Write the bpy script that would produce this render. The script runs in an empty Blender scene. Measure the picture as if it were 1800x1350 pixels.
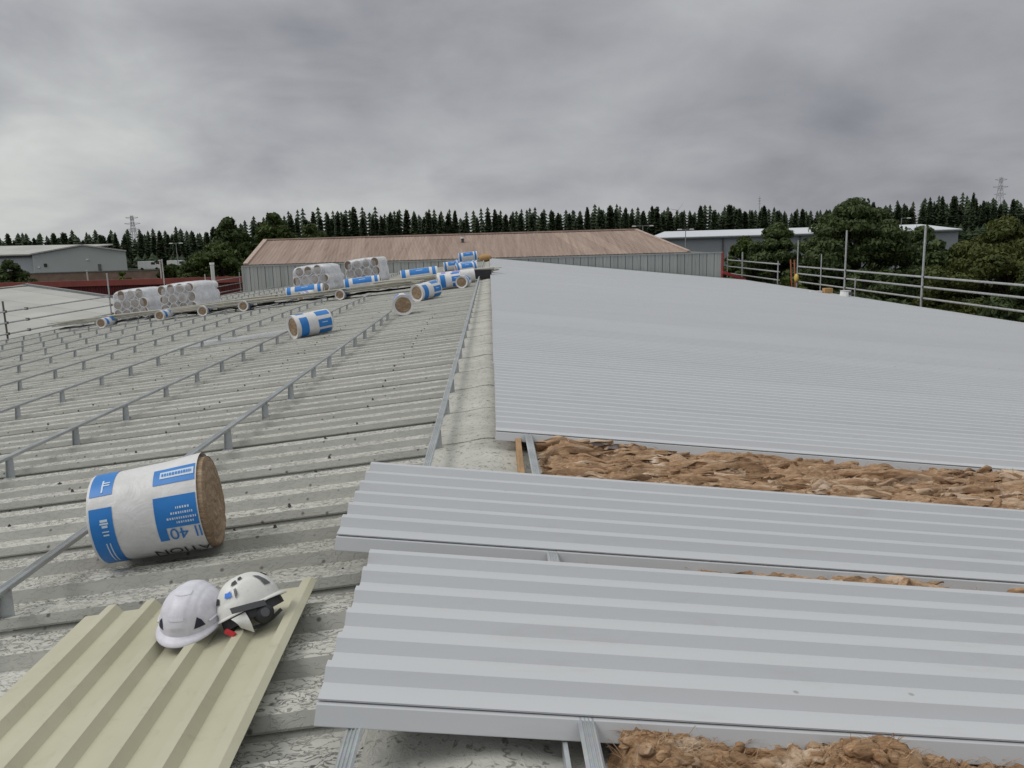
import bpy, math, random
import numpy as np
from mathutils import Vector, Matrix, noise as mnoise

random.seed(7)
rng = np.random.default_rng(7)
SC = bpy.context.scene
COL = SC.collection
PI = math.pi

# ------------------------------------------------------------------ camera
CAM_Z = 8.6
YAW, PITCH, ROLL, FPX = 0.0233, 0.179, -0.0285, 1400.0
cam_d = bpy.data.cameras.new('camera')
cam_d.sensor_width = 36.0
cam_d.lens = 36.0 * FPX / 1800.0
cam_d.clip_start = 0.05
cam_d.clip_end = 3000.0
cam = bpy.data.objects.new('camera', cam_d)
COL.objects.link(cam)
fw = Vector((math.sin(YAW) * math.cos(PITCH), math.cos(YAW) * math.cos(PITCH), -math.sin(PITCH)))
rt = Vector((math.cos(YAW), -math.sin(YAW), 0))
up = rt.cross(fw)
r2 = math.cos(ROLL) * rt + math.sin(ROLL) * up
u2 = -math.sin(ROLL) * rt + math.cos(ROLL) * up
M = Matrix((r2, u2, -fw)).transposed().to_4x4()
M.translation = Vector((0, 0, CAM_Z))
cam.matrix_world = M
SC.camera = cam

# ------------------------------------------------------------------ sky and sun
SUN_AZ, SUN_EL = math.radians(-98), math.radians(50)      # azimuth from +Y towards +X
sdir = Vector((math.sin(SUN_AZ) * math.cos(SUN_EL), math.cos(SUN_AZ) * math.cos(SUN_EL), math.sin(SUN_EL)))
W = bpy.data.worlds.new('World')
SC.world = W
W.use_nodes = True
nt = W.node_tree
nt.nodes.clear()


def wn(t, **kw):
    n = nt.nodes.new(t)
    for k, v in kw.items():
        setattr(n, k, v)
    return n


def wmath(op, a, b=None, c=None):
    n = wn('ShaderNodeMath', operation=op)
    for i, v in enumerate((a, b, c)):
        if v is None:
            continue
        if isinstance(v, (int, float)):
            n.inputs[i].default_value = v
        else:
            nt.links.new(v, n.inputs[i])
    return n.outputs[0]


tc = wn('ShaderNodeTexCoord')
sep = wn('ShaderNodeSeparateXYZ')
nt.links.new(tc.outputs['Generated'], sep.inputs[0])
zc = wmath('MAXIMUM', sep.outputs[2], 0.0)
den = wmath('ADD', zc, 0.34)
comb = wn('ShaderNodeCombineXYZ')
nt.links.new(wmath('DIVIDE', sep.outputs[0], den), comb.inputs[0])
nt.links.new(wmath('DIVIDE', sep.outputs[1], den), comb.inputs[1])


def wnoise(scale, detail, dist, off):
    mp = wn('ShaderNodeMapping')
    mp.inputs['Location'].default_value = off
    nt.links.new(comb.outputs[0], mp.inputs[0])
    n = wn('ShaderNodeTexNoise')
    n.inputs['Scale'].default_value = scale
    n.inputs['Detail'].default_value = detail
    n.inputs['Roughness'].default_value = 0.55
    n.inputs['Distortion'].default_value = dist
    nt.links.new(mp.outputs[0], n.inputs['Vector'])
    return n.outputs['Fac']


n1 = wnoise(0.85, 3.0, 0.3, (2.2, 7.7, 0))
n2 = wnoise(2.6, 5.0, 0.35, (7.3, 0.4, 2))
n3 = wnoise(6.5, 5.0, 0.4, (1.3, 5.4, 4))
cl = wmath('ADD', wmath('MULTIPLY', wmath('SUBTRACT', n3, 0.5), 0.16), wmath('ADD', wmath('MULTIPLY', wmath('SUBTRACT', n1, 0.5), 1.45), wmath('MULTIPLY', wmath('SUBTRACT', n2, 0.5), 0.62)))
low = wmath('MULTIPLY', wmath('POWER', 2.718, wmath('MULTIPLY', zc, -7.0)), 0.10)
elev = wmath('ADD', wmath('ADD', wmath('MULTIPLY', wmath('POWER', zc, 1.6), 0.70), 0.25), low)
dotn = wn('ShaderNodeVectorMath', operation='DOT_PRODUCT')
nt.links.new(tc.outputs['Generated'], dotn.inputs[0])
gd = Vector((math.sin(math.radians(-50)), math.cos(math.radians(-50)), 0.12)).normalized()
dotn.inputs[1].default_value = gd
glow = wmath('MULTIPLY', wmath('POWER', wmath('MAXIMUM', dotn.outputs['Value'], 0.0), 4.0), 0.24)
lum = wmath('MULTIPLY', elev, wmath('ADD', cl, 1.0))
lum = wmath('ADD', lum, wmath('MULTIPLY', glow, wmath('ADD', wmath('MULTIPLY', cl, 1.4), 0.75)))
tint = wn('ShaderNodeValToRGB')
tint.color_ramp.elements[0].position = 0.2
tint.color_ramp.elements[0].color = (0.94, 0.96, 1.085, 1)
tint.color_ramp.elements[1].position = 0.55
tint.color_ramp.elements[1].color = (0.985, 1.01, 0.985, 1)
nt.links.new(lum, tint.inputs[0])
cloud = wn('ShaderNodeVectorMath', operation='SCALE')
nt.links.new(tint.outputs[0], cloud.inputs[0])
nt.links.new(lum, cloud.inputs['Scale'])
sky = wn('ShaderNodeTexSky')
sky.sky_type = 'NISHITA'
sky.sun_disc = False
sky.sun_elevation = SUN_EL
sky.sun_rotation = SUN_AZ
bg_sky = wn('ShaderNodeBackground')
bg_sky.inputs['Strength'].default_value = 0.06
nt.links.new(sky.outputs[0], bg_sky.inputs[0])
bg_cl = wn('ShaderNodeBackground')
bg_cl.inputs['Strength'].default_value = 1.0
nt.links.new(cloud.outputs[0], bg_cl.inputs[0])
mixw = wn('ShaderNodeMixShader')
mixw.inputs[0].default_value = 0.97
nt.links.new(bg_sky.outputs[0], mixw.inputs[1])
nt.links.new(bg_cl.outputs[0], mixw.inputs[2])
outw = wn('ShaderNodeOutputWorld')
nt.links.new(mixw.outputs[0], outw.inputs[0])

sun_d = bpy.data.lights.new('sun', 'SUN')
sun_d.energy = 1.15
sun_d.angle = math.radians(28)
sun_d.color = (1.0, 0.97, 0.93)
sun = bpy.data.objects.new('sun', sun_d)
COL.objects.link(sun)
sun.rotation_euler = (-sdir).to_track_quat('-Z', 'Y').to_euler()
sun.location = (0, 0, 60)

vs = SC.view_settings
vs.view_transform = 'Standard'
vs.look = 'None'
vs.exposure = 0.14
vs.gamma = 1.0
vs.use_curve_mapping = False

# ------------------------------------------------------------------ materials
MATS = {}


class NB:
    """small node-building helper for one material"""

    def __init__(s, name, rough=0.6, metal=0.0, spec=0.5):
        s.m = bpy.data.materials.new(name)
        s.m.use_nodes = True
        s.t = s.m.node_tree
        s.b = s.t.nodes['Principled BSDF']
        s.b.inputs['Roughness'].default_value = rough
        s.b.inputs['Metallic'].default_value = metal
        s.b.inputs['Specular IOR Level'].default_value = spec
        MATS[name] = s.m
        s.pos = s.n('ShaderNodeNewGeometry')
        s.tc = s.n('ShaderNodeTexCoord')

    def n(s, t, **kw):
        n = s.t.nodes.new(t)
        for k, v in kw.items():
            setattr(n, k, v)
        return n

    def l(s, a, b):
        s.t.links.new(a, b)

    def noise(s, scale, detail=3, rough=0.5, dist=0.0, vec=None, stretch=(1, 1, 1)):
        mp = s.n('ShaderNodeMapping')
        mp.inputs['Scale'].default_value = stretch
        s.l(vec or s.pos.outputs['Position'], mp.inputs[0])
        n = s.n('ShaderNodeTexNoise')
        n.inputs['Scale'].default_value = scale
        n.inputs['Detail'].default_value = detail
        n.inputs['Roughness'].default_value = rough
        n.inputs['Distortion'].default_value = dist
        s.l(mp.outputs[0], n.inputs['Vector'])
        return n.outputs['Fac']

    def ramp(s, fac, stops, interp='LINEAR'):
        r = s.n('ShaderNodeValToRGB')
        r.color_ramp.interpolation = interp
        e = r.color_ramp.elements
        while len(e) < len(stops):
            e.new(0.5)
        for i, (p, c) in enumerate(stops):
            e[i].position = p
            e[i].color = (c, c, c, 1) if isinstance(c, (int, float)) else (*c, 1)
        s.l(fac, r.inputs[0])
        return r.outputs[0]

    def mix(s, fac, a, b, mode='MIX'):
        m = s.n('ShaderNodeMix', data_type='RGBA', blend_type=mode)
        for sock, v in ((m.inputs[0], fac), (m.inputs[6], a), (m.inputs[7], b)):
            if isinstance(v, (int, float)):
                sock.default_value = v
            elif isinstance(v, tuple):
                sock.default_value = (*v, 1)
            else:
                s.l(v, sock)
        return m.outputs[2]

    def math(s, op, a, b=None):
        m = s.n('ShaderNodeMath', operation=op)
        for i, v in enumerate((a, b)):
            if v is None:
                continue
            if isinstance(v, (int, float)):
                m.inputs[i].default_value = v
            else:
                s.l(v, m.inputs[i])
        return m.outputs[0]

    def island(s):
        return s.pos.outputs['Random Per Island']

    def objrand(s):
        return s.n('ShaderNodeObjectInfo').outputs['Random']

    def color(s, c):
        if isinstance(c, tuple):
            s.b.inputs['Base Color'].default_value = (*c, 1)
        else:
            s.l(c, s.b.inputs['Base Color'])

    def bump(s, h, strength=0.3, dist=0.01):
        b = s.n('ShaderNodeBump')
        b.inputs['Strength'].default_value = strength
        b.inputs['Distance'].default_value = dist
        s.l(h, b.inputs['Height'])
        s.l(b.outputs[0], s.b.inputs['Normal'])

    def roughness(s, r):
        s.l(r, s.b.inputs['Roughness'])


def simple(name, c, rough=0.6, metal=0.0, var=0.12, scale=3.0, spec=0.5, bump=0.0, stretch=(1, 1, 1), objvar=0.0):
    k = NB(name, rough, metal, spec)
    f = k.noise(scale, 5, 0.6, stretch=stretch)
    col = k.mix(k.ramp(f, [(0.3, 0.0), (0.7, 1.0)]), tuple(x * (1 - var) for x in c), tuple(min(1, x * (1 + var)) for x in c))
    if objvar:
        g = k.ramp(k.objrand(), [(0, 1 - objvar), (1, 1 + objvar * 0.4)])
        col = k.mix(1.0, col, g, 'MULTIPLY')
    k.color(col)
    if bump:
        k.bump(f, bump, 0.01)
    return k.m


# weathered painted fibre cement of the old roof
k = NB('old_cement', 0.85, 0, 0.25)
P = k.pos.outputs['Position']
big = k.noise(0.55, 4, 0.6, 0.3, stretch=(0.5, 1, 1))
mid = k.noise(5.0, 5, 0.65, 0.4, stretch=(0.5, 1, 1))
base = k.mix(k.ramp(big, [(0.3, 0.0), (0.7, 1.0)]), (0.505, 0.50, 0.465), (0.57, 0.565, 0.53))
base = k.mix(k.ramp(mid, [(0.35, 0.35), (0.60, 0.0)]), base, (0.34, 0.335, 0.30))
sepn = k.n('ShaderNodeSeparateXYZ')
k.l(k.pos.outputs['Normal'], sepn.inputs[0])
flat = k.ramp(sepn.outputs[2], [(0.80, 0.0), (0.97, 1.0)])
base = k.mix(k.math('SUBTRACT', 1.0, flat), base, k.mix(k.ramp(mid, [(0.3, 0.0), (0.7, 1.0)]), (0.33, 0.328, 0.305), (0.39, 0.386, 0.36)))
# curled edges of peeling paint: thin contour lines of a distorted noise
fl = k.noise(34.0, 3, 0.6, 0.9, stretch=(0.55, 1, 1))
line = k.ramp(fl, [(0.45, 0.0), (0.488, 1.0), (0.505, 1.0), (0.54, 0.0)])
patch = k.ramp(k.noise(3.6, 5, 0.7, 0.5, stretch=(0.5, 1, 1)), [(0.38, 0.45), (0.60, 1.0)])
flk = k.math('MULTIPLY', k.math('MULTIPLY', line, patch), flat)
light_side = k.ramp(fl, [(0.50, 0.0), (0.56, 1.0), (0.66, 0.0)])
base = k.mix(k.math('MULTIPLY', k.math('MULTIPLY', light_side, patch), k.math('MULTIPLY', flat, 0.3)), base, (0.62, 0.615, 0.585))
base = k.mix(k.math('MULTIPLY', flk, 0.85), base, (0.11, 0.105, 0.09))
vo = k.n('ShaderNodeTexVoronoi')
vo.inputs['Scale'].default_value = 17.0
k.l(P, vo.inputs['Vector'])
spot = k.ramp(vo.outputs['Distance'], [(0.10, 1.0), (0.21, 0.0)])
sepc = k.n('ShaderNodeSeparateColor')
k.l(vo.outputs['Color'], sepc.inputs[0])
spot = k.math('MULTIPLY', spot, k.ramp(sepc.outputs[0], [(0.60, 0.0), (0.64, 1.0)]))
base = k.mix(k.math('MULTIPLY', spot, 0.8), base, (0.07, 0.068, 0.055))
drk = k.ramp(k.noise(0.8, 5, 0.7, 0.8, stretch=(0.25, 1.2, 1)), [(0.60, 0.0), (0.74, 0.55)])
base = k.mix(drk, base, (0.17, 0.165, 0.135))
k.color(k.mix(1.0, base, k.ramp(k.objrand(), [(0, 0.92), (1, 1.04)]), 'MULTIPLY'))
hgt = k.math('ADD', k.math('MULTIPLY', flk, -1.0), k.math('MULTIPLY', k.ramp(fl, [(0.5, 0), (0.53, 1)]), patch))
k.bump(k.math('ADD', hgt, k.math('MULTIPLY', mid, 1.2)), 0.55, 0.006)

# ridge capping: same cement, more worn
k = NB('ridge_cement', 0.9, 0, 0.2)
a = k.noise(3.0, 6, 0.65, 0.4)
b_ = k.noise(30, 4, 0.6, 1.0)
base = k.mix(k.ramp(a, [(0.3, 0), (0.7, 1)]), (0.40, 0.395, 0.36), (0.53, 0.525, 0.49))
base = k.mix(k.ramp(b_, [(0.56, 0.0), (0.64, 0.75)]), base, (0.15, 0.145, 0.12))
base = k.mix(k.ramp(k.noise(1.1, 5, 0.7, 1.0), [(0.56, 0.0), (0.72, 0.45)]), base, (0.2, 0.19, 0.16))
k.color(base)
k.bump(k.math('ADD', a, b_), 0.8, 0.008)

# coated steel of the new sheets
k = NB('white_coated_steel', 0.42, 0, 0.45)
a = k.noise(0.7, 4, 0.6, stretch=(0.3, 1, 1))
s_ = k.noise(9.0, 5, 0.7, 0.6, stretch=(0.25, 1, 1))
base = k.mix(k.ramp(a, [(0.35, 0), (0.65, 1)]), (0.50, 0.512, 0.538), (0.52, 0.531, 0.555))
base = k.mix(k.ramp(s_, [(0.56, 0.0), (0.82, 0.30)]), base, (0.34, 0.33, 0.31))
v2 = k.n('ShaderNodeTexVoronoi')
v2.inputs['Scale'].default_value = 3.0
k.l(k.pos.outputs['Position'], v2.inputs['Vector'])
base = k.mix(k.ramp(v2.outputs['Distance'], [(0.018, 0.6), (0.03, 0.0)]), base, (0.2, 0.19, 0.17))
rv = k.ramp(k.objrand(), [(0, 0.975), (1, 1.02)])
k.color(k.mix(1.0, base, rv, 'MULTIPLY'))
k.roughness(k.ramp(s_, [(0.3, 0.36), (0.75, 0.52)]))
k.bump(k.noise(1.6, 2, 0.5, stretch=(0.2, 1, 1)), 0.06, 0.02)

k = NB('beige_coated_steel', 0.45, 0, 0.4)
a = k.noise(2.0, 5, 0.6)
base = k.mix(k.ramp(a, [(0.35, 0), (0.65, 1)]), (0.45, 0.43, 0.315), (0.51, 0.49, 0.375))
base = k.mix(k.ramp(k.noise(14, 5, 0.7, 0.5), [(0.56, 0.0), (0.78, 0.42)]), base, (0.31, 0.28, 0.20))
k.color(base)
k.bump(k.noise(2.5, 2, 0.5), 0.05, 0.02)

k = NB('galvanised_steel', 0.42, 0.55, 0.5)
v2 = k.n('ShaderNodeTexVoronoi')
v2.inputs['Scale'].default_value = 90.0
k.l(k.pos.outputs['Position'], v2.inputs['Vector'])
a = k.noise(4.0, 4, 0.6)
base = k.mix(k.ramp(a, [(0.3, 0), (0.7, 1)]), (0.42, 0.445, 0.46), (0.58, 0.60, 0.615))
k.color(k.mix(0.12, base, v2.outputs['Color'], 'MULTIPLY'))
k.roughness(k.ramp(a, [(0.3, 0.35), (0.7, 0.55)]))

# brown mineral wool
def wool(name, lo, hi, pale, sc=1.0, vary=1.0):
    k = NB(name, 0.62, 0, 0.3)
    vec = k.pos.outputs['Position']
    fib = k.noise(60 * sc, 5, 0.75, 1.2, stretch=(0.16, 1, 1))
    lay = k.noise(9 * sc, 5, 0.65, 1.5, stretch=(0.35, 1.2, 1.6))
    isl = k.island()
    c = k.mix(k.ramp(lay, [(0.28, 0), (0.68, 1)]), lo, hi)
    c = k.mix(k.ramp(fib, [(0.40, 0.55), (0.60, 0.0)]), c, tuple(x * 0.55 for x in lo))
    c = k.mix(k.ramp(isl, [(0.0, 0.75 * vary), (0.45, 0.0)]), c, tuple(x * 0.55 for x in lo))
    c = k.mix(k.ramp(isl, [(0.75, 0.0), (1.0, 0.6 * vary)]), c, pale)
    c = k.mix(k.ramp(k.noise(5.0 * sc, 4, 0.6, 2.0, stretch=(0.3, 1, 1)), [(0.56, 0.0), (0.70, 0.7)]), c, pale)
    k.color(c)
    k.bump(k.math('ADD', k.math('MULTIPLY', fib, 1.4), k.math('MULTIPLY', lay, 1.5)), 0.6, 0.012)
    return k.m


wool('brown_wool', (0.27, 0.15, 0.078), (0.64, 0.425, 0.26), (0.82, 0.69, 0.56), 1.0, 0.85)
wool('tuft_wool', (0.25, 0.135, 0.066), (0.60, 0.38, 0.215), (0.78, 0.63, 0.48), 1.3, 0.55)
wool('roll_end_wool', (0.30, 0.205, 0.13), (0.48, 0.35, 0.235), (0.56, 0.44, 0.32), 1.2, 0.12)
wool('pale_wool', (0.19, 0.14, 0.10), (0.27, 0.205, 0.155), (0.30, 0.24, 0.19), 1.0, 0.3)

k = NB('white_film', 0.42, 0, 0.5)
a = k.noise(7, 4, 0.6, 0.6)
k.color(k.mix(k.ramp(a, [(0.3, 0), (0.7, 1)]), (0.60, 0.595, 0.60), (0.72, 0.715, 0.725)))
k.bump(k.noise(8, 4, 0.6, 1.6), 0.5, 0.012)
simple('blue_print', (0.018, 0.19, 0.56), 0.42, var=0.08, scale=9, bump=0.1)
simple('black_print', (0.03, 0.03, 0.035), 0.5)
simple('pale_print', (0.55, 0.66, 0.78), 0.5)
simple('violet_print', (0.30, 0.27, 0.55), 0.5)

# shrink wrap: thin cloudy polythene
for nm_, al, ah in (('shrink_wrap', 0.16, 0.44), ('shrink_wrap_double', 0.45, 0.80)):
    k = NB(nm_, 0.25, 0, 0.5)
    k.color(k.mix(k.noise(4, 4, 0.6), (0.72, 0.74, 0.80), (0.85, 0.86, 0.90)))
    tr = k.n('ShaderNodeBsdfTransparent')
    mx = k.n('ShaderNodeMixShader')
    k.l(k.ramp(k.noise(2.3, 4, 0.6, 0.7), [(0.33, al), (0.66, ah)]), mx.inputs[0])
    k.l(tr.outputs[0], mx.inputs[1])
    k.l(k.b.outputs[0], mx.inputs[2])
    k.l(mx.outputs[0], k.t.nodes['Material Output'].inputs[0])
    k.bump(k.noise(3, 3, 0.5, 0.6), 0.35, 0.03)

simple('helmet_lilac_white', (0.64, 0.63, 0.70), 0.42, var=0.09, scale=34)
k = NB('helmet_cream_white', 0.4, 0, 0.5)
base = k.mix(k.ramp(k.noise(16, 5, 0.65), [(0.3, 0), (0.7, 1)]), (0.63, 0.625, 0.60), (0.72, 0.715, 0.70))
k.color(k.mix(k.ramp(k.noise(40, 4, 0.7, 0.5), [(0.62, 0.0), (0.72, 0.6)]), base, (0.3, 0.28, 0.25)))
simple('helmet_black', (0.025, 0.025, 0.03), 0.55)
simple('helmet_navy', (0.02, 0.02, 0.045), 0.6)
simple('red_plastic', (0.5, 0.03, 0.04), 0.5)
simple('dark_grey_plastic', (0.09, 0.09, 0.10), 0.5)
simple('logo_blue', (0.03, 0.19, 0.68), 0.5)
simple('groove_shadow', (0.50, 0.48, 0.60), 0.5)
simple('timber', (0.36, 0.22, 0.11), 0.8, var=0.35, scale=8, stretch=(6, 0.6, 6))
simple('polythene', (0.55, 0.58, 0.62), 0.25, var=0.1, scale=6, bump=0.4)
pt_ = MATS['polythene'].node_tree
tr = pt_.nodes.new('ShaderNodeBsdfTransparent')
mx = pt_.nodes.new('ShaderNodeMixShader')
mx.inputs[0].default_value = 0.42
pt_.links.new(tr.outputs[0], mx.inputs[1])
pt_.links.new(pt_.nodes['Principled BSDF'].outputs[0], mx.inputs[2])
pt_.links.new(mx.outputs[0], pt_.nodes['Material Output'].inputs[0])
simple('cream_sheet', (0.50, 0.48, 0.41), 0.6, var=0.15, scale=4)
simple('gutter_grey', (0.12, 0.125, 0.12), 0.7, var=0.3, scale=3)
simple('moss', (0.05, 0.048, 0.03), 0.95, var=0.4, scale=20)
simple('scaffold_steel', (0.46, 0.47, 0.47), 0.45, metal=0.55, var=0.2, scale=6)
simple('dark_steel', (0.10, 0.095, 0.09), 0.6, metal=0.4)
simple('coupler_steel', (0.16, 0.15, 0.14), 0.6, metal=0.5)
simple('orange_paint', (0.40, 0.13, 0.06), 0.6, var=0.25)
simple('yellow_plastic', (0.55, 0.38, 0.08), 0.5)
simple('cardboard', (0.42, 0.25, 0.10), 0.8)
simple('red_paint', (0.36, 0.045, 0.05), 0.5, var=0.2, scale=2)
simple('render_wall', (0.34, 0.34, 0.33), 0.85, var=0.12, scale=0.4)

k = NB('grey_cladding', 0.55, 0, 0.4)
a = k.noise(1.2, 5, 0.65, stretch=(1, 1, 0.12))
base = k.mix(k.ramp(a, [(0.3, 0), (0.7, 1)]), (0.33, 0.355, 0.345), (0.42, 0.435, 0.425))
base = k.mix(k.ramp(k.noise(2.2, 5, 0.7, stretch=(1, 1, 0.08)), [(0.58, 0.0), (0.75, 0.45)]), base, (0.12, 0.125, 0.11))
k.color(k.mix(1.0, base, k.ramp(k.objrand(), [(0, 0.92), (1, 1.06)]), 'MULTIPLY'))
simple('cladding_trim', (0.33, 0.335, 0.33), 0.55)

k = NB('brown_roof_sheet', 0.8, 0, 0.25)
a = k.noise(1.6, 6, 0.7, 0.3, stretch=(2.6, 0.12, 0.25))
base = k.mix(k.ramp(a, [(0.30, 0), (0.72, 1)]), (0.245, 0.175, 0.145), (0.40, 0.305, 0.255))
base = k.mix(k.ramp(k.noise(2.4, 6, 0.75, 0.6, stretch=(1.2, 0.35, 0.5)), [(0.60, 0.0), (0.74, 0.7)]), base, (0.11, 0.085, 0.075))
k.color(k.mix(1.0, base, k.ramp(k.objrand(), [(0, 0.86), (1, 1.06)]), 'MULTIPLY'))
simple('brown_trim', (0.42, 0.32, 0.27), 0.7, var=0.2)

simple('pale_roof', (0.43, 0.43, 0.405), 0.75, var=0.12, scale=0.5, stretch=(1, 0.2, 1), objvar=0.08)
simple('pale_verge', (0.27, 0.28, 0.29), 0.6)
simple('red_cladding', (0.125, 0.022, 0.018), 0.6, var=0.2, scale=1.0, objvar=0.15)
simple('red_flashing', (0.22, 0.045, 0.032), 0.55, var=0.2, scale=0.7)
simple('warehouse_grey', (0.40, 0.42, 0.42), 0.6, var=0.05, scale=0.15, objvar=0.04)
simple('warehouse_light', (0.46, 0.49, 0.52), 0.6, var=0.05, scale=0.2)
simple('warehouse_roof', (0.40, 0.40, 0.38), 0.6, var=0.18, scale=0.12)
simple('bright_roof', (0.58, 0.60, 0.64), 0.45, var=0.05, scale=0.2)
simple('bluegrey_wall', (0.29, 0.31, 0.34), 0.6, var=0.06, scale=0.2)
simple('brick_far', (0.22, 0.15, 0.115), 0.85, var=0.2, scale=0.8)
simple('dark_glass', (0.03, 0.035, 0.04), 0.2)
simple('white_paint', (0.75, 0.75, 0.75), 0.4)
simple('pole_grey', (0.30, 0.31, 0.31), 0.5)
simple('pole_pale', (0.52, 0.52, 0.50), 0.5)
simple('pylon_grey', (0.45, 0.46, 0.475), 0.6)
simple('turbine_white', (0.62, 0.63, 0.65), 0.5)
simple('flue_white', (0.56, 0.57, 0.56), 0.5, var=0.1)
simple('rubber', (0.02, 0.02, 0.02), 0.8)
simple('lamp_glass', (0.6, 0.6, 0.58), 0.3)
simple('bark', (0.075, 0.055, 0.04), 0.9, var=0.3, scale=5)

k = NB('yard_ground', 0.9, 0, 0.2)
a = k.noise(0.03, 6, 0.6, 0.4)
c = k.mix(k.ramp(a, [(0.46, 0), (0.54, 1)]), (0.05, 0.05, 0.052), (0.045, 0.065, 0.022))
k.color(k.mix(k.ramp(k.noise(1.5, 6, 0.7), [(0.4, 0.4), (0.6, 0)]), c, (0.03, 0.03, 0.025)))


def leaf(name, lo, hi, tip=None):
    k = NB(name, 0.6, 0, 0.25)
    c = k.mix(k.island(), lo, hi)
    c = k.mix(k.ramp(k.noise(0.6, 3, 0.6), [(0.35, 0.0), (0.7, 0.6)]), c, tip or hi)
    g = k.ramp(k.objrand(), [(0, 0.75), (1, 1.1)])
    k.color(k.mix(1.0, c, g, 'MULTIPLY'))
    t = k.n('ShaderNodeBsdfTranslucent')
    k.l(k.mix(0.5, c, hi), t.inputs[0])
    ms = k.n('ShaderNodeMixShader')
    ms.inputs[0].default_value = 0.18
    k.l(k.b.outputs[0], ms.inputs[1])
    k.l(t.outputs[0], ms.inputs[2])
    k.l(ms.outputs[0], k.t.nodes['Material Output'].inputs[0])
    return k.m


leaf('conifer_needles', (0.022, 0.037, 0.019), (0.053, 0.076, 0.034))
leaf('leaf_dark', (0.031, 0.052, 0.018), (0.084, 0.116, 0.038))
leaf('leaf_mid', (0.030, 0.052, 0.012), (0.075, 0.105, 0.026))
leaf('leaf_olive', (0.045, 0.068, 0.018), (0.105, 0.128, 0.033), (0.16, 0.165, 0.04))
leaf('leaf_grass', (0.05, 0.075, 0.015), (0.11, 0.14, 0.03))


# ------------------------------------------------------------------ mesh helpers
class MB:
    def __init__(s):
        s.v = []
        s.f = []

    def add(s, vs, fs):
        o = len(s.v)
        s.v += [tuple(p) for p in vs]
        s.f += [tuple(i + o for i in f) for f in fs]
        return s

    def box(s, x0, x1, y0, y1, z0, z1):
        return s.add([(x0, y0, z0), (x1, y0, z0), (x1, y1, z0), (x0, y1, z0), (x0, y0, z1), (x1, y0, z1), (x1, y1, z1), (x0, y1, z1)],
                     [(3, 2, 1, 0), (4, 5, 6, 7), (0, 1, 5, 4), (1, 2, 6, 5), (2, 3, 7, 6), (3, 0, 4, 7)])

    def hexa(s, lo, hi):
        """lo, hi: four points each"""
        return s.add(list(lo) + list(hi), [(3, 2, 1, 0), (4, 5, 6, 7), (0, 1, 5, 4), (1, 2, 6, 5), (2, 3, 7, 6), (3, 0, 4, 7)])

    def tube(s, a, b, r0, r1=None, n=8, cap=True):
        r1 = r0 if r1 is None else r1
        a = Vector(a)
        b = Vector(b)
        d = (b - a).normalized()
        e = d.orthogonal().normalized()
        g = d.cross(e)
        vs = []
        for p, r in ((a, r0), (b, r1)):
            for i in range(n):
                t = 2 * PI * i / n
                vs.append(p + e * (r * math.cos(t)) + g * (r * math.sin(t)))
        fs = [(i, (i + 1) % n, n + (i + 1) % n, n + i) for i in range(n)]
        if cap:
            fs += [tuple(range(n))[::-1], tuple(range(n, 2 * n))]
        return s.add(vs, fs)

    def bar(s, a, b, w, h, upv=(0, 0, 1)):
        """square bar from a to b, w sideways, h along upv (centred)"""
        a = Vector(a)
        b = Vector(b)
        d = (b - a).normalized()
        u = Vector(upv)
        u = (u - d * u.dot(d)).normalized()
        sd = d.cross(u)
        q = [-sd * w / 2 - u * h / 2, sd * w / 2 - u * h / 2, sd * w / 2 + u * h / 2, -sd * w / 2 + u * h / 2]
        return s.hexa([a + p for p in q], [b + p for p in q])

    def strip(s, A, B):
        """quad strip between two polylines"""
        n = len(A)
        return s.add(list(A) + list(B), [(i, i + 1, n + i + 1, n + i) for i in range(n - 1)])

    def grid(s, fn, nu, nv):
        vs = [fn(i / nu, j / nv) for j in range(nv + 1) for i in range(nu + 1)]
        fs = [(j * (nu + 1) + i, j * (nu + 1) + i + 1, (j + 1) * (nu + 1) + i + 1, (j + 1) * (nu + 1) + i) for j in range(nv) for i in range(nu)]
        return s.add(vs, fs)

    def mesh(s, name, mat=None, origin=(0, 0, 0), smooth=False):
        me = bpy.data.meshes.new(name)
        o = Vector(origin)
        me.from_pydata([(p[0] - o.x, p[1] - o.y, p[2] - o.z) for p in s.v], [], s.f)
        me.update()
        if mat:
            me.materials.append(MATS[mat])
        if smooth:
            me.shade_smooth()
        return me

    def build(s, name, mat, parent=None, origin=None, smooth=False):
        if origin is None:
            origin = parent_origin(parent) if parent is not None else (0, 0, 0)
        ob = bpy.data.objects.new(name, s.mesh(name, mat, origin, smooth))
        COL.objects.link(ob)
        if parent is not None:
            ob.parent = parent
        else:
            ob.location = origin
        return ob


def parent_origin(p):
    """world location of an unrotated parent chain"""
    v = Vector((0, 0, 0))
    while p is not None:
        v += p.location
        p = p.parent
    return v


def place(name, me, parent=None, loc=(0, 0, 0), rot=(0, 0, 0)):
    ob = bpy.data.objects.new(name, me)
    COL.objects.link(ob)
    ob.location = loc
    ob.rotation_euler = rot
    if parent is not None:
        ob.parent = parent
    return ob


def tag(o, label=None, cat=None, group=None, kind=None):
    if label:
        o['label'] = label
    if cat:
        o['category'] = cat
    if group:
        o['group'] = group
    if kind:
        o['kind'] = kind
    return o


def thing(name, loc, label, cat, group=None, rot=(0, 0, 0)):
    o = bpy.data.objects.new(name, None)
    o.empty_display_size = 0.2
    COL.objects.link(o)
    o.location = loc
    o.rotation_euler = rot
    return tag(o, label, cat, group)


def copy_tree(o, parent=None):
    c = o.copy()
    COL.objects.link(c)
    c.parent = parent
    for ch in list(o.children):
        copy_tree(ch, c)
    return c


# roof planes
TL, TR, Z0 = 0.098, 0.113, 7.22
AL, AR = math.atan(TL), math.atan(TR)


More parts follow.
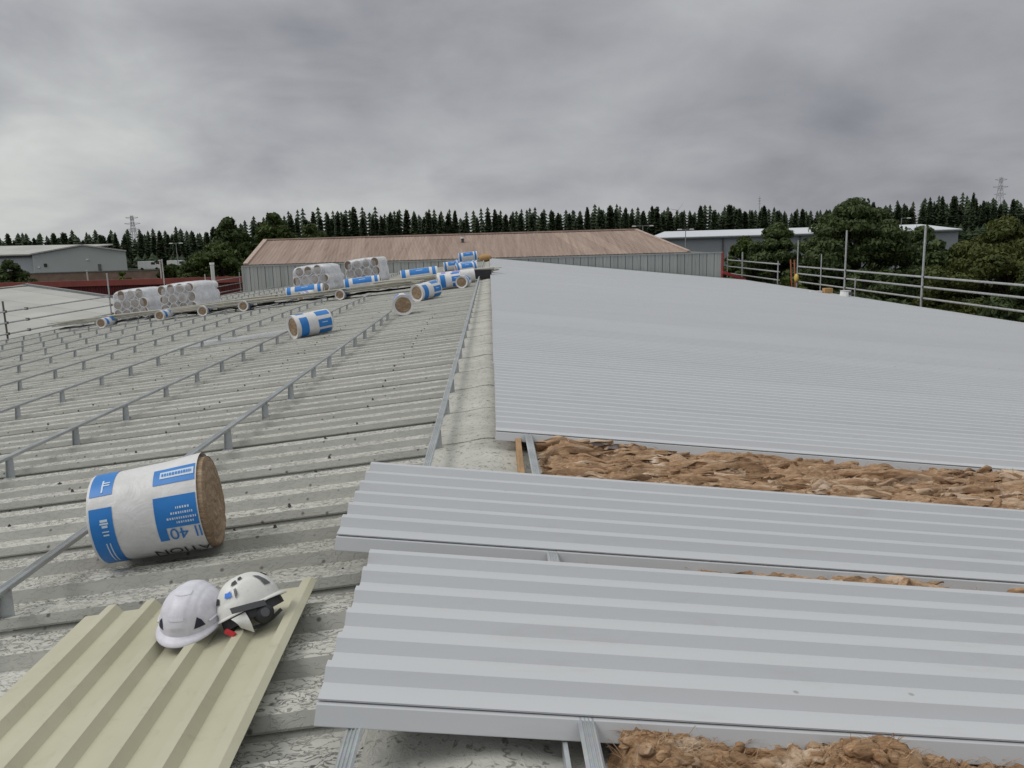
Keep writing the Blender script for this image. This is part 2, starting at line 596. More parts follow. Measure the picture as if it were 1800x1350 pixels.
def zl(x):
    return Z0 + TL * x


def zr(x):
    return Z0 - TR * x


XE_L, XE_R = -17.5, 17.4
YN, YF = 0.21, 55.07

# ------------------------------------------------------------------ ground
g = MB()
g.add([(-1500, -600, 0), (1500, -600, 0), (1500, 2200, 0), (-1500, 2200, 0)], [(0, 1, 2, 3)])
tag(g.build('ground', 'yard_ground'), kind='structure')

# ------------------------------------------------------------------ the warehouse we stand on
wh = thing('warehouse', (0, 28, 0), 'long low warehouse with weathered ribbed cement roof and shallow ridge', 'building')
b = MB()
d = 0.10
prof = [(XE_L + 0.1, 0), (XE_R - 0.1, 0), (XE_R - 0.1, zr(XE_R - 0.1) - d), (0, Z0 - d), (XE_L + 0.1, zl(XE_L + 0.1) - d)]
n = len(prof)
b.add([(x, -3.0, z) for x, z in prof] + [(x, YF - 0.1, z) for x, z in prof],
      [tuple(range(n)), tuple(range(n, 2 * n))[::-1]] + [(i, n + i, n + (i + 1) % n, (i + 1) % n) for i in range(n)])
b.build('wall', 'render_wall', wh)

# old ribbed sheet: profile along Y, three ribs per 1.016 m
PIT = 1.016 / 3
CH = 0.050


def old_profile():
    pts = [(-0.040, CH * 0.30 + 0.016), (-0.012, CH + 0.016), (0.115, CH + 0.012)]
    for i in range(3):
        o = i * PIT
        sh = 0.008 * (1 - (i + 0.5) / 3.0)
        pts += [(o + 0.158, sh), (o + 0.295, sh), (o + PIT, CH + sh * 0.7), (o + PIT + 0.115, CH + sh * 0.7)]
    pts[-1] = (pts[-1][0] - 0.03, pts[-1][1] - 0.004)
    return pts


OP = old_profile()


def old_sheet_mesh(name, x0, x1, slope):
    """sheet running along local X from x0 to x1, local z=0 on the roof plane"""
    m = MB()
    t = 0.008
    nx = 2
    for i in range(nx):
        xa = x0 + (x1 - x0) * i / nx
        xb = x0 + (x1 - x0) * (i + 1) / nx
        A = [(xa, y, z) for y, z in OP]
        B = [(xb, y, z) for y, z in OP]
        if xb > xa:
            A, B = B, A
        m.strip(A, B)
        m.strip([(p[0], p[1], p[2] - t) for p in B], [(p[0], p[1], p[2] - t) for p in A])
    # near edge and the two ends
    y, z = OP[0]
    m.add([(x0, y, z), (x1, y, z), (x1, y, z - t), (x0, y, z - t)], [(0, 1, 2, 3)])
    for x in (x0, x1):
        m.strip([(x, y, z) for y, z in OP], [(x, y, z - t) for y, z in OP])
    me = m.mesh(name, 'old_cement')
    return me


courses = [(-0.12, -6.3, 0.014), (-6.1, -12.1, 0.007), (-11.95, -17.6, 0.0)]
NST = 54
for ci, (xa, xb, dz) in enumerate(courses):
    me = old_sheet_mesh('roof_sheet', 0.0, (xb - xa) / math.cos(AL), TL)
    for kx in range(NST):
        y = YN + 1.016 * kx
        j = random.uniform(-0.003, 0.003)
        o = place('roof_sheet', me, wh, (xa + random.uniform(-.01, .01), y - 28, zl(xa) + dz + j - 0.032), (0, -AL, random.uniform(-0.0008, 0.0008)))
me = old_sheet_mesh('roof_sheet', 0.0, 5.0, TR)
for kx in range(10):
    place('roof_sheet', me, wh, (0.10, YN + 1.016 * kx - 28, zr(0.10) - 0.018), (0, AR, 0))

# ridge capping pieces with a scalloped near skirt on the left
APX = -0.05


def cap_pt(s, y):
    """s in 0..1 from left edge to right edge"""
    xs = -0.40 + s * 0.76
    q = xs - APX
    z = zl(APX) + 0.045 - (TR + TL) / 2 * (math.sqrt(q * q + 0.0036) - 0.02) - (TR - TL) / 2 * q
    bump = 0.016 * math.exp(-(q / 0.12) ** 2)
    return xs, z + bump


def ridge_mesh():
    m = MB()
    L = 1.03
    ns, ny = 22, 12

    def top(i, j):
        x, z = cap_pt(i / ns, 0)
        y = L * j / ny
        z += 0.005 * (1 - j / ny)
        return (x, y, z)
    vs = [top(i, j) for j in range(ny + 1) for i in range(ns + 1)]
    m.add(vs, [(j * (ns + 1) + i, j * (ns + 1) + i + 1, (j + 1) * (ns + 1) + i + 1, (j + 1) * (ns + 1) + i) for j in range(ny) for i in range(ns)])
    # near end thickness
    A = [top(i, 0) for i in range(ns + 1)]
    m.strip([(x, y, z - 0.006) for x, y, z in A], A)
    # skirt on both long edges, dipping into each pan
    for e, sx in ((0, -1), (ns, 1)):
        x, z = cap_pt(e / ns, 0)
        for q in range(3):
            o = q * PIT
            ys = [o + 0.0, o + 0.13, o + 0.165, o + 0.285, o + 0.325, o + PIT]
            dz = [0.012, 0.012, 0.058, 0.058, 0.012, 0.012]
            dx = [0.0, 0.0, 0.035, 0.035, 0.0, 0.0]
            Up = [(x, yy, z + 0.005 * (1 - yy / L)) for yy in ys]
            Dn = [(x + sx * ddx, yy, z - ddz) for yy, ddz, ddx in zip(ys, dz, dx)]
            m.strip(Up, Dn) if sx > 0 else m.strip(Dn, Up)
    return m.mesh('ridge_cap', 'ridge_cement', smooth=True)


rm = ridge_mesh()
for kx in range(NST):
    place('ridge_cap', rm, wh, (random.uniform(-.006, .006), YN + 1.016 * kx - 28, random.uniform(-.003, .003)), (0, 0, random.uniform(-.003, .003)))
# eaves gutters, end verge
for x, z, nm in ((XE_L - 0.17, zl(XE_L) - 0.06, 'gutter'), (XE_R + 0.12, zr(XE_R) - 0.1, 'gutter')):
    m = MB()
    m.box(x - 0.12, x - 0.10, -3, YF - .1, z - 0.16, z + 0.03)
    m.box(x + 0.08, x + 0.10, -3, YF - .1, z - 0.16, z + 0.02)
    m.box(x - 0.10, x + 0.08, -3, YF - .1, z - 0.16, z - 0.14)
    m.build(nm, 'gutter_grey', wh)
# roofing bolts along the purlin lines of the near roof
bolt = MB()
bolt.tube((0, 0, 0), (0, 0, 0.006), 0.011, 0.010, 8)
bolt.tube((0, 0, 0.006), (0, 0, 0.018), 0.008, 0.007, 6)
bme = bolt.mesh('roof_bolt', 'dark_steel')
for px in (-1.15, -2.95, -4.75):
    for kx in range(2, 16):
        for rb in (0, 1):
            y = YN + 1.016 * kx + rb * 2 * PIT + 0.06
            place('roof_bolt', bme, wh, (px + random.uniform(-.03, .03), y - 28, zl(px) + CH - 0.016 + 0.014), (0, -AL, 0))

# dark moss and grit lumps lying on the left slope
m = MB()
for i in range(260):
    x = -random.random() ** 0.8 * 11 - 0.5
    y = 1.5 + random.random() ** 1.6 * 26
    s_ = random.uniform(0.003, 0.009) + 0.0003 * y
    z = zl(x) + 0.0
    ph = ((y - YN) % PIT)
    if ph < 0.115 or ph > PIT - 0.02:
        z += CH
    elif ph < 0.158 or ph > 0.295:
        continue
    nn = 6
    ring = []
    for q in range(nn):
        t = 2 * PI * q / nn
        rr = s_ * random.uniform(0.6, 1.3)
        ring.append((x + 1.5 * rr * math.cos(t), y + rr * math.sin(t), z - 0.012))
    top = (x, y, z + s_ * 0.3)
    m.add(ring + [top], [(q, (q + 1) % nn, nn) for q in range(nn)])
mo = m.build('moss_clumps', 'moss', origin=(-5, 12, 6.7))
tag(mo, 'small dark moss lumps scattered over the old ribbed roof', 'moss', kind='stuff')

# ------------------------------------------------------------------ new white sheets
SP = 0.1605
SHH = 0.034
WEB = 0.022


def sheet_profile():
    """y from near edge (0) to far edge; near edge turned down, then a narrow groove, pans and ribs"""
    pts = [(-0.020, -0.056), (0.0, -0.010), (0.003, -0.008), (0.010, -0.009), (0.046, -0.011), (0.046, -0.003), (0.012, -0.0025), (0.012, 0.0)]
    for i in range(6):
        o = i * SP + 0.020
        pts += [(o + 0.070, 0.0), (o + 0.070 + WEB, SHH), (o + 0.070 + WEB + 0.034, SHH)]
        if i < 5:
            pts += [(o + 0.070 + 2 * WEB + 0.034, 0.0)]
    pts += [(pts[-1][0] + 0.022, SHH - 0.014)]
    return pts


SPF = sheet_profile()


def white_sheet_mesh(name, L, mat, along='x'):
    m = MB()
    t = 0.0022
    nx = 3
    rows = [[(L * i / nx, y, z) for y, z in SPF] for i in range(nx + 1)]
    for i in range(nx):
        m.strip(rows[i + 1], rows[i])
        m.strip([(p[0], p[1], p[2] - t) for p in rows[i]], [(p[0], p[1], p[2] - t) for p in rows[i + 1]])
    for r in (rows[0], rows[-1]):
        m.strip(r, [(p[0], p[1], p[2] - t) for p in r])
    for e in (0, -1):
        y, z = SPF[e]
        m.add([(0, y, z), (L, y, z), (L, y, z - t), (0, y, z - t)], [(0, 1, 2, 3)])
    return m.mesh(name, mat)


HS = 0.162     # height of the sheet pans above the old roof
nw = thing('new_roof_cladding', (8.5, 30, zr(8.5) + HS), 'smooth white ribbed sheets fixed in one long field right of the ridge', 'roof')
wme = white_sheet_mesh('roof_sheet', 17.75, 'white_coated_steel')
p0 = parent_origin(nw)
for kx in range(52):
    y = 5.045 + 6 * SP * kx
    place('roof_sheet', wme, nw, (0.005 + random.uniform(-.004, .004) - p0.x, y - p0.y, zr(0) + HS + random.uniform(-.0015, .0015) - p0.z), (0, AR, 0))
# verge closing strip at the far end
m = MB()
m.bar((0, 55.0, zr(0) + HS + 0.02), (17.6, 55.0, zr(17.6) + HS + 0.02), 0.05, 0.07)
m.build('verge_trim', 'cladding_trim', nw)

# the two loose sheets nearer the camera
for (x, y, ang, lab) in ((-0.650, 3.048, -0.0015, 'loose white ribbed sheet lying just below the strip of exposed brown wool'),
                         (-0.485, 1.895, 0.002, 'nearest white ribbed sheet, loose, its turned-down edge towards the viewer')):
    o = place('roof_sheet', white_sheet_mesh('roof_sheet', 16.5, 'white_coated_steel'), None, (x, y, zr(x) + HS + 0.004), (0, AR, ang))
    tag(o, lab, 'roof sheet')

# ------------------------------------------------------------------ spacer rails with brackets
RH = 0.190


def rail_section(m, x, zb, ya, yb, slope, w=0.048):
    """ribbed top-hat bar along Y centred on x, top at zb"""
    hs = 0.034
    pts = [(-w / 2 + 0.014, -hs), (-w / 2, -0.006), (-w / 2 + 0.006, 0)]
    for q in (-0.010, 0.0, 0.010):
        pts += [(q - 0.004, 0.0), (q - 0.0015, -0.004), (q + 0.0015, -0.004), (q + 0.004, 0.0)]
    pts += [(w / 2 - 0.006, 0), (w / 2, -0.006), (w / 2 - 0.014, -hs)]
    A = [(x + px, ya, zb + pz + slope * px) for px, pz in pts]
    B = [(x + px, yb, zb + pz + slope * px) for px, pz in pts]
    m.strip(B, A)
    m.add([A[0], A[-1], B[-1], B[0]], [(0, 1, 2, 3)])
    m.add(A, [tuple(range(len(A)))])
    m.add(B, [tuple(range(len(B)))[::-1]])


bk = MB()           # bracket: folded leg with foot and top tab, base at z=0
hb = RH - 0.026
bk.hexa([(-0.003, -0.030, 0), (0.003, -0.030, 0), (0.003, 0.030, 0), (-0.003, 0.030, 0)],
        [(-0.003, -0.024, hb), (0.003, -0.024, hb), (0.003, 0.024, hb), (-0.003, 0.024, hb)])
bk.hexa([(0.003, -0.032, 0), (0.024, -0.032, 0), (0.024, -0.028, 0), (0.003, -0.028, 0)],
        [(0.003, -0.026, hb), (0.018, -0.026, hb), (0.018, -0.022, hb), (0.003, -0.022, hb)])
bk.box(-0.003, 0.045, -0.038, 0.038, -0.004, 0.003)
bk_me = bk.mesh('bracket', 'galvanised_steel')

ordn = ['first', 'second', 'third', 'fourth', 'fifth', 'sixth', 'seventh', 'eighth', 'ninth']
rail_x = [-0.39, -2.13, -3.87, -5.61, -7.35, -9.10, -10.84, -12.58, -14.32, -16.06]
rails = []
for i, x in enumerate(rail_x):
    if i == 0:
        lab = 'galvanised steel spacer rail standing along the left edge of the ridge capping'
    elif i == 9:
        lab = 'galvanised spacer rail nearest the left eaves gutter, outermost of the rows'
    else:
        lab = 'galvanised spacer rail on little legs, %s row left of the ridge rail' % ordn[i - 1]
    z = zl(x)
    t = thing('spacer_rail', (x, 28, z), lab, 'rail', 'spacer rails across the old roof')
    m = MB()
    y0 = 0.9
    if i in (1,):
        rail_section(m, x, z + RH, y0, 17.0, TL)
    elif i in (2,):
        rail_section(m, x, z + RH, y0, 26.0, TL)
    else:
        rail_section(m, x, z + RH, y0, 53.5, TL)
    m.build('rail_bar', 'galvanised_steel', t)
    far = MB()
    for kx in range(52):
        y = 1.20 + 1.037 * kx * 0.98 + random.uniform(-0.06, 0.06)
        if (i == 1 and y > 16.5) or (i == 2 and y > 25.5):
            break
        s_ = random.choice((-1, 1))
        if y < 31:
            place('bracket', bk_me, t, (0, y - 28, 0.004), (0, -AL, -PI / 2 + random.uniform(-.1, .1)))
        else:
            for (fa) in ((bk.v, bk.f),):
                far.add([(py + x, -px + y, pz + z + 0.004) for px, py, pz in fa[0]], fa[1])
    if far.v:
        tag(far.build('bracket_row', 'galvanised_steel', t), kind='stuff')
# rail right of the ridge, under the white sheets
x = 0.215
t = thing('spacer_rail', (x, 20, zr(x)), 'galvanised spacer rail right of the ridge, running under the white sheets', 'rail', 'spacer rails across the old roof')
m = MB()
rail_section(m, x, zr(x) + 0.158, 0.9, 54, -TR)
m.build('rail_bar', 'galvanised_steel', t)
for kx in range(6):
    place('bracket', bk_me, t, (0.01, 1.15 + 1.02 * kx - 20, -0.028), (0, AR, -PI / 2))
# timber strip against the insulation edge
m = MB()
m.bar((0.135, 3.9, zr(.13) + 0.075), (0.150, 5.4, zr(.13) + 0.085), 0.035, 0.085)
tag(m.build('timber_batten', 'timber', origin=(0.14, 4.6, zr(.14))), 'narrow brown timber strip between ridge capping and brown wool', 'batten')
m = MB()
m.bar((0.165, 0.9, zr(.13) + 0.06), (0.155, 1.9, zr(.13) + 0.06), 0.012, 0.08)
tag(m.build('steel_strip', 'galvanised_steel', origin=(0.16, 1.4, zr(.16))), 'thin grey steel strip on edge at the bottom beside the right rail', 'strip')

# ------------------------------------------------------------------ brown insulation between rails


def insulation(loc, x0, x1, y0, y1, hbase, hmound, nfl, seed, label, gaps=(), lift=None, res=0.011, size=1.0, open_y=(0, 99), tufts=0, fibres=2500, mat='brown_wool', tuft=1.0):
    R = random.Random(seed)
    N = mnoise.noise
    t = thing('insulation_quilt', (loc[0], loc[1], zr(loc[0])), label, 'insulation', 'brown mineral wool quilts under the new sheets')

    def cap(p):
        # pressed down where it runs under a sheet, and held off the rail
        x, y, z = p
        lim = zr(x) + (0.140 if (y > open_y[1] or y < open_y[0]) else 0.30)
        return (max(x, x0 - 0.015), y, min(z, lim))

    def broad(x, y):
        h = hbase + hmound * (N((x * 2.1, y * 3.0, seed)) * 0.9 + N((x * 5, y * 6, seed + 3)) * 0.5)
        for gx, gy, gr, gd in gaps:
            dd = ((x - gx) / gr) ** 2 + ((y - gy) / (gr * 0.55)) ** 2
            h -= gd * math.exp(-dd * 1.6)
        if lift:
            h += lift(x, y)
        return h

    def hgt(x, y):
        h = broad(x, y)
        w = N((x * 1.7, y * 2.6, seed + 5))
        w2 = N((x * 4.5, y * 8, seed + 6))
        # torn layers lapping over each other: slow rise, sharp drop towards the near side
        s1 = (y * 8.5 + w * 2.6 + w2 * 0.9 + x * 0.35) % 1.0
        s2 = (y * 19 + w * 4.0 + w2 * 2.0 - x * 0.8 + N((x * 9, y * 20, seed)) * 0.6) % 1.0
        m1 = 0.45 + 0.55 * N((x * 2.3, y * 4, seed + 8))
        h += 0.075 * size * m1 * (1 - s1) ** 1.4 * min(1, s1 * 9)
        h += 0.036 * size * (1 - s2) ** 1.3 * min(1, s2 * 7) * (0.6 + 0.6 * N((x * 6, y * 5, seed + 2)))
        h += 0.014 * (1 - abs(N((x * 11, y * 24, seed + 9))) * 2) + 0.007 * N((x * 34, y * 60, seed + 1))
        edge = min((x - x0) / 0.06, 1)
        return max(0.012, h * (0.3 + 0.7 * edge) if edge < 1 else h)
    m = MB()
    nx, ny = int((x1 - x0) / (res * 1.5)), int((y1 - y0) / res)

    def gp(u, v):
        x = x0 + u * (x1 - x0)
        y = y0 + v * (y1 - y0)
        return cap((x + 0.018 * N((x * 7, y * 9, 5)), y + 0.014 * N((x * 12, y * 16, 15)), zr(x) + hgt(x, y)))
    m.grid(gp, nx, ny)
    m.build('quilt', mat, t, smooth=True)
    f = MB()
    for i in range(nfl):
        cx = x0 + 0.10 * size + R.random() * (x1 - x0)
        cy = y0 + R.random() * (y1 - y0)
        h = hgt(cx, cy)
        if h < 0.03:
            continue
        L = R.uniform(0.16, 0.55) * size
        Wd = R.uniform(0.04, 0.085) * size
        yaw = R.gauss(0, 0.30) if R.random() < 0.85 else R.uniform(-1.2, 1.2)
        pitch = R.gauss(0.30, 0.32)           # near edge dips, far edge lifts a little
        ph = R.uniform(0, 50)
        mt = Matrix.Translation((cx, cy, zr(cx) + h + 0.002)) @ Matrix.Rotation(yaw, 4, 'Z') @ Matrix.Rotation(pitch, 4, 'X')
        nu, nv = 18, 6

        def pt(u, v):
            uu = (u - 0.5) * L
            vv = v - 0.5 + 0.5 * N((u * 2.5 + ph, 3, 9))
            wl = Wd * (1 - 0.8 * abs(2 * u - 1) ** 2.6) * (0.85 + 0.6 * N((u * 3 + ph, v * 1.5, 1)))
            # rounded fold: high in the middle, both long edges tucked down
            zz = Wd * 0.46 * math.cos(vv * 2.9) * (1 - 0.6 * abs(2 * u - 1) ** 2) - Wd * 0.26
            zz += 0.034 * N((u * 3 + ph, v * 1.2, 2)) + 0.007 * N((u * 9 + ph, v * 4, 4))
            return cap(mt @ Vector((uu, vv * wl + 0.016 * N((u * 4 + ph, v * 3, 7)), zz)))
        f.grid(pt, nu, nv)
    for i in range(tufts):
        # soft rounded tufts of pulled wool
        cx = x0 + 0.04 + R.random() * (x1 - x0 - 0.04)
        cy = y0 + R.random() * (y1 - y0)
        h = hgt(cx, cy)
        a_, b_, c_ = R.uniform(0.02, 0.05) * tuft, R.uniform(0.016, 0.034) * tuft, R.uniform(0.010, 0.022) * tuft
        rot = Matrix.Rotation(R.uniform(-1.2, 1.2), 3, 'Z') @ Matrix.Rotation(R.uniform(-0.6, 0.6), 3, 'X')
        ph = R.uniform(0, 60)

        def tp(u, v):
            th, fi = 2 * PI * u, PI * v
            q = Vector((math.cos(th) * math.sin(fi), math.sin(th) * math.sin(fi), math.cos(fi)))
            k_ = 1 + 0.55 * N((q.x * 1.3 + ph, q.y * 1.3, q.z * 1.3)) + 0.28 * N((q.x * 3.5 + ph, q.y * 3.5, q.z * 3.5 + 5))
            p = rot @ Vector((q.x * a_ * k_, q.y * b_ * k_, q.z * c_ * k_))
            return cap((cx + p.x, cy + p.y, zr(cx) + h + p.z - 0.004))
        f.grid(tp, 12, 8)
    tag(f.build('torn_layers', mat, t, smooth=True), kind='stuff')
    # loose fibres standing off the surface
    fb = MB()
    for i in range(fibres):
        cx = x0 + 0.02 + R.random() * (x1 - x0 - 0.04)
        cy = y0 + R.random() * (y1 - y0)
        z = zr(cx) + hgt(cx, cy)
        a_ = R.gauss(0, 0.7) + (PI if R.random() < 0.5 else 0)
        L = R.uniform(0.015, 0.05) * (0.7 + 0.3 * size)
        d1 = Vector((math.cos(a_), math.sin(a_), R.uniform(0.15, 1.1))).normalized() * L
        d2 = Vector((math.cos(a_ + R.uniform(-.8, .8)), math.sin(a_), R.uniform(-0.5, 0.6))).normalized() * L
        w = Vector((-math.sin(a_), math.cos(a_), 0)) * R.uniform(0.0008, 0.0016)
        p0 = Vector((cx, cy, z))
        p1 = p0 + d1
        p2 = p1 + d2
        fb.add([cap(p0 - w), cap(p0 + w), cap(p1 + w * 0.8), cap(p1 - w * 0.8), cap(p2)], [(0, 1, 2, 3), (3, 2, 4)])
    tag(fb.build('fibres', mat, t), kind='stuff')
    return t


insulation((3.0, 4.5, 0), 0.265, 5.6, 3.86, 5.14, 0.080, 0.040, 720, 11,
           'wide strip of crumpled brown mineral wool between white field and loose sheet',
           open_y=(4.06, 5.01), tufts=0, fibres=5000, gaps=((0.70, 4.98, 0.14, 0.17), (1.10, 4.97, 0.12, 0.17)),
           lift=lambda x, y: 0.05 * math.exp(-((x - 0.42) / 0.12) ** 2 - ((y - 4.9) / 0.15) ** 2) + 0.05 * math.exp(-((x - 0.9) / 0.10) ** 2 - ((y - 4.92) / 0.12) ** 2) + 0.04 * math.exp(-((x - 3.4) / 0.5) ** 2))
insulation((3.0, 2.9, 0), 0.265, 5.0, 2.70, 3.22, 0.085, 0.030, 220, 23,
           'thin line of brown wool showing in the gap between the two loose sheets',
           open_y=(2.89, 3.04), tufts=0, gaps=((2.3, 2.95, 0.09, 0.1), (0.5, 2.95, 0.2, 0.08)))
insulation((2.2, 1.5, 0), 0.27, 3.0, 0.95, 1.91, 0.080, 0.050, 0, 37,
           'tufty brown mineral wool at the bottom edge in front of nearest sheet',
           open_y=(0, 1.85), size=0.62, tufts=2300, fibres=10000, res=0.009, mat='tuft_wool', tuft=0.85, gaps=((0.72, 1.7, 0.13, 0.10),),
           lift=lambda x, y: 0.085 * math.exp(-((x - 0.37) / 0.10) ** 2 - ((y - 1.76) / 0.10) ** 2) + 0.075 * math.exp(-((x - 0.96) / 0.13) ** 2 - ((y - 1.79) / 0.10) ** 2))

# ------------------------------------------------------------------ insulation rolls


def cyl_patch(m, x0, x1, a0, a1, R, nx=6, na=None, flare=None):
    na = na or max(2, int(abs(a1 - a0) / 0.12))

    def fn(u, v):
        x = x0 + u * (x1 - x0)
        a = a0 + v * (a1 - a0)
        r = R(x, a) if callable(R) else R
        return (x, -r * math.sin(a), r * math.cos(a))     # a=0 top, +90deg faces -Y (the camera side)
    return m.grid(fn, nx, na)


def wool_end(m, x, R, sgn, seed, depth=0.009):
    """wound end of a roll: a spiral of layers, slightly proud and ragged"""
    nr, na = 22, 56
    vs, fs = [], []
    for i in range(nr + 1):
        for j in range(na):
            a = 2 * PI * j / na
            rr = R * i / nr
            wob = 1 + 0.025 * mnoise.noise((math.cos(a) * 2, math.sin(a) * 2, seed)) * (i / nr)
            turn = (i / nr * 5.0 + j / na + 0.35 * mnoise.noise((rr * 6 * math.cos(a), rr * 6 * math.sin(a), seed + 8))) % 1.0
            dz = depth * (1.2 * abs(turn - 0.5) * 2 - 0.5 + 1.0 * mnoise.noise((rr * 22 * math.cos(a), rr * 22 * math.sin(a), seed + 2)))
            if i == nr:
                dz = -depth
            vs.append((x + sgn * dz, -rr * wob * math.sin(a), rr * wob * math.cos(a)))
    for i in range(nr):
        for j in range(na):
            q = (i * na + j, i * na + (j + 1) % na, (i + 1) * na + (j + 1) % na, (i + 1) * na + j)
            fs.append(q if sgn > 0 else q[::-1])
    m.add(vs, fs)


def make_roll(loc, rz, L, R, label, group, spin=0.0, style='full', tilt=AL, near=False):
    """roll lying on the roof: local X is its axis"""
    t = thing('insulation_roll', loc, label, 'insulation roll', group, (0, -tilt if abs(math.cos(rz)) > 0.5 else 0, rz))
    c = R
    seed = random.uniform(0, 50)

    def rad(x, a):
        r = R * (1 + 0.018 * mnoise.noise((x * 5, math.cos(a) * 1.6, math.sin(a) * 1.6 + seed)))
        r *= 1 - 0.035 * max(0, -math.cos(a - 0)) ** 4      # flattened where it rests
        if near:
            r *= 1 + 0.07 * (x / L)
            q = max(0.0, (x / L) - 0.15)
            r += 0.05 * q * max(0, math.cos(a + 0.35)) ** 3
        return r
    w = MB()
    over = 0.012
    cyl_patch(w, -L / 2 - over, L / 2 - (0.028 if near else -over), 0, 2 * PI, rad, 18, 56)
    if not near:
        for sg in (1, -1):
            w.grid(lambda u, v: (sg * (L / 2 + over - 0.02 * v), -rad(sg * L / 2, 2 * PI * u) * (1 - 0.24 * v) * math.sin(2 * PI * u), rad(sg * L / 2, 2 * PI * u) * (1 - 0.24 * v) * math.cos(2 * PI * u)), 40, 3)
    w.v = [(x, y, z + c) for x, y, z in w.v]
    wr = place('wrapper', w.mesh('wrapper', 'white_film', smooth=True), t)
    for sg in (1, -1):
        e = MB()
        if sg > 0:
            wool_end(e, L / 2 - (0.0 if near else 0.012), R * (1.0 if near else 0.80), 1, seed)
            if near:
                e2 = MB()
                cyl_patch(e2, L / 2 - 0.06, L / 2 - 0.004, 0, 2 * PI, lambda x, a: R * 1.0 * (1 + 0.025 * mnoise.noise((math.cos(a) * 2, math.sin(a) * 2, seed))), 3, 56)
                e.add(e2.v, e2.f)
        else:
            wool_end(e, -L / 2 + 0.012, R * 0.80, -1, seed + 5)
        e.v = [(x, y, z + c) for x, y, z in e.v]
        place('wool_core', e.mesh('wool_core', 'roll_end_wool', smooth=True), t)

    def patch(x0, x1, d0, d1, mat, off=0.0022, name='print_band', nx=6):
        m = MB()
        cyl_patch(m, x0 * L - L / 2, x1 * L - L / 2, math.radians(d0) + spin, math.radians(d1) + spin, lambda x, a: rad(x, a) + off, nx)
        m.v = [(x, y, z + c) for x, y, z in m.v]
        return place(name, m.mesh(name, mat, smooth=True), wr)

    def text(body, size, x0, d0, mat, off=0.0045, flip=True):
        cu = bpy.data.curves.new('lettering', 'FONT')
        cu.body = body
        cu.size = size
        cu.resolution_u = 4
        ob = bpy.data.objects.new('tmp', cu)
        COL.objects.link(ob)
        dg = bpy.context.evaluated_depsgraph_get()
        me = bpy.data.meshes.new_from_object(ob.evaluated_get(dg))
        bpy.data.objects.remove(ob)
        for vtx in me.vertices:
            u, v = vtx.co.x, vtx.co.y
            if flip:                                   # upside down as seen
                xx = x0 * L - L / 2 - u
                a = math.radians(d0) + spin + v / R
            else:
                xx = x0 * L - L / 2 + u
                a = math.radians(d0) + spin - v / R
            r = rad(xx, a) + off
            vtx.co = (xx, -r * math.sin(a), r * math.cos(a) + c)
        me.materials.clear()
        me.materials.append(MATS[mat])
        me.name = 'lettering'
        return place('lettering', me, wr)
    if near:
        patch(0.0, 0.20, -25, 44, 'blue_print')
        patch(0.0, 0.20, 60, 165, 'blue_print')
        patch(0.56, 0.935, 20, 44, 'blue_print')
        patch(0.62, 0.925, 26, 36, 'pale_print', 0.004, 'text_box')
        patch(0.56, 0.935, 60, 97, 'blue_print')
        patch(0.56, 0.64, 97, 114, 'blue_print')
        text('ll 40', 0.088, 0.945, 98.5, 'blue_print')
        text('ATION', 0.085, 0.96, 131, 'black_print')
        # lines of small white print
        for (xa, xb, dd) in ((0.75, 0.87, 73), (0.70, 0.90, 79), (0.66, 0.92, 85), (0.74, 0.9, 90)):
            q = xa
            while q < xb:
                wd = random.uniform(0.008, 0.018)
                patch(q, min(q + wd, xb), dd, dd + 2.6, 'pale_print', 0.004, 'small_print', 1)
                q += wd + 0.008
        q = 0.635
        while q < 0.90:
            wd = random.uniform(0.01, 0.022)
            patch(q, min(q + wd, 0.905), 29, 33, 'blue_print', 0.006, 'small_print', 1)
            q += wd + 0.007
        for (xa, xb, da, db) in ((0.09, 0.155, 74, 77), (0.085, 0.16, 78, 80), (0.10, 0.15, 81, 84), (0.095, 0.155, 88, 89.5), (0.10, 0.15, 92, 94),
                                 (0.10, 0.11, 104, 140), (0.13, 0.14, 104, 140), (0.11, 0.17, 24, 26), (0.11, 0.17, 28, 30), (0.10, 0.115, 20, 40)):
            patch(xa, xb, da, db, 'pale_print', 0.004, 'small_print', 1)
    elif style == 'long':
        patch(0.02, 0.13, -180, 180, 'blue_print')
        patch(0.86, 0.95, -180, 180, 'blue_print')
        patch(0.24, 0.78, 15, 80, 'blue_print')
        patch(0.24, 0.78, -150, -60, 'blue_print')
        patch(0.42, 0.60, 42, 47, 'pale_print', 0.005, 'text_box')
    elif style == 'short':
        patch(0.10, 0.32, 35, 140, 'blue_print')
        patch(0.10, 0.32, -60, 10, 'blue_print')
        patch(0.60, 0.98, 62, 100, 'blue_print')
        patch(0.60, 0.98, 10, 42, 'blue_print')
        patch(0.62, 0.98, 112, 140, 'blue_print')
        patch(0.70, 0.86, 76, 79, 'pale_print', 0.005, 'text_box')
    elif style == 'end':
        patch(0.12, 0.30, -100, -20, 'blue_print')
        patch(0.12, 0.30, 20, 110, 'blue_print')
        patch(0.55, 0.95, -70, -15, 'blue_print')
        patch(0.55, 0.95, 15, 80, 'blue_print')
    elif style == 'violet':
        patch(0.10, 0.22, -60, 60, 'violet_print')
        patch(0.40, 0.62, 0, 70, 'violet_print')
    return t


G = 'cut insulation rolls lying about the old roof'


def on_l(x, y, h=CH - 0.018):
    return (x, y, zl(x) + h)


make_roll(on_l(-1.665, 3.87), math.radians(9), 0.52, 0.230, 'big insulation roll in blue and white film, nearest the viewer, above the helmets', G, near=True)
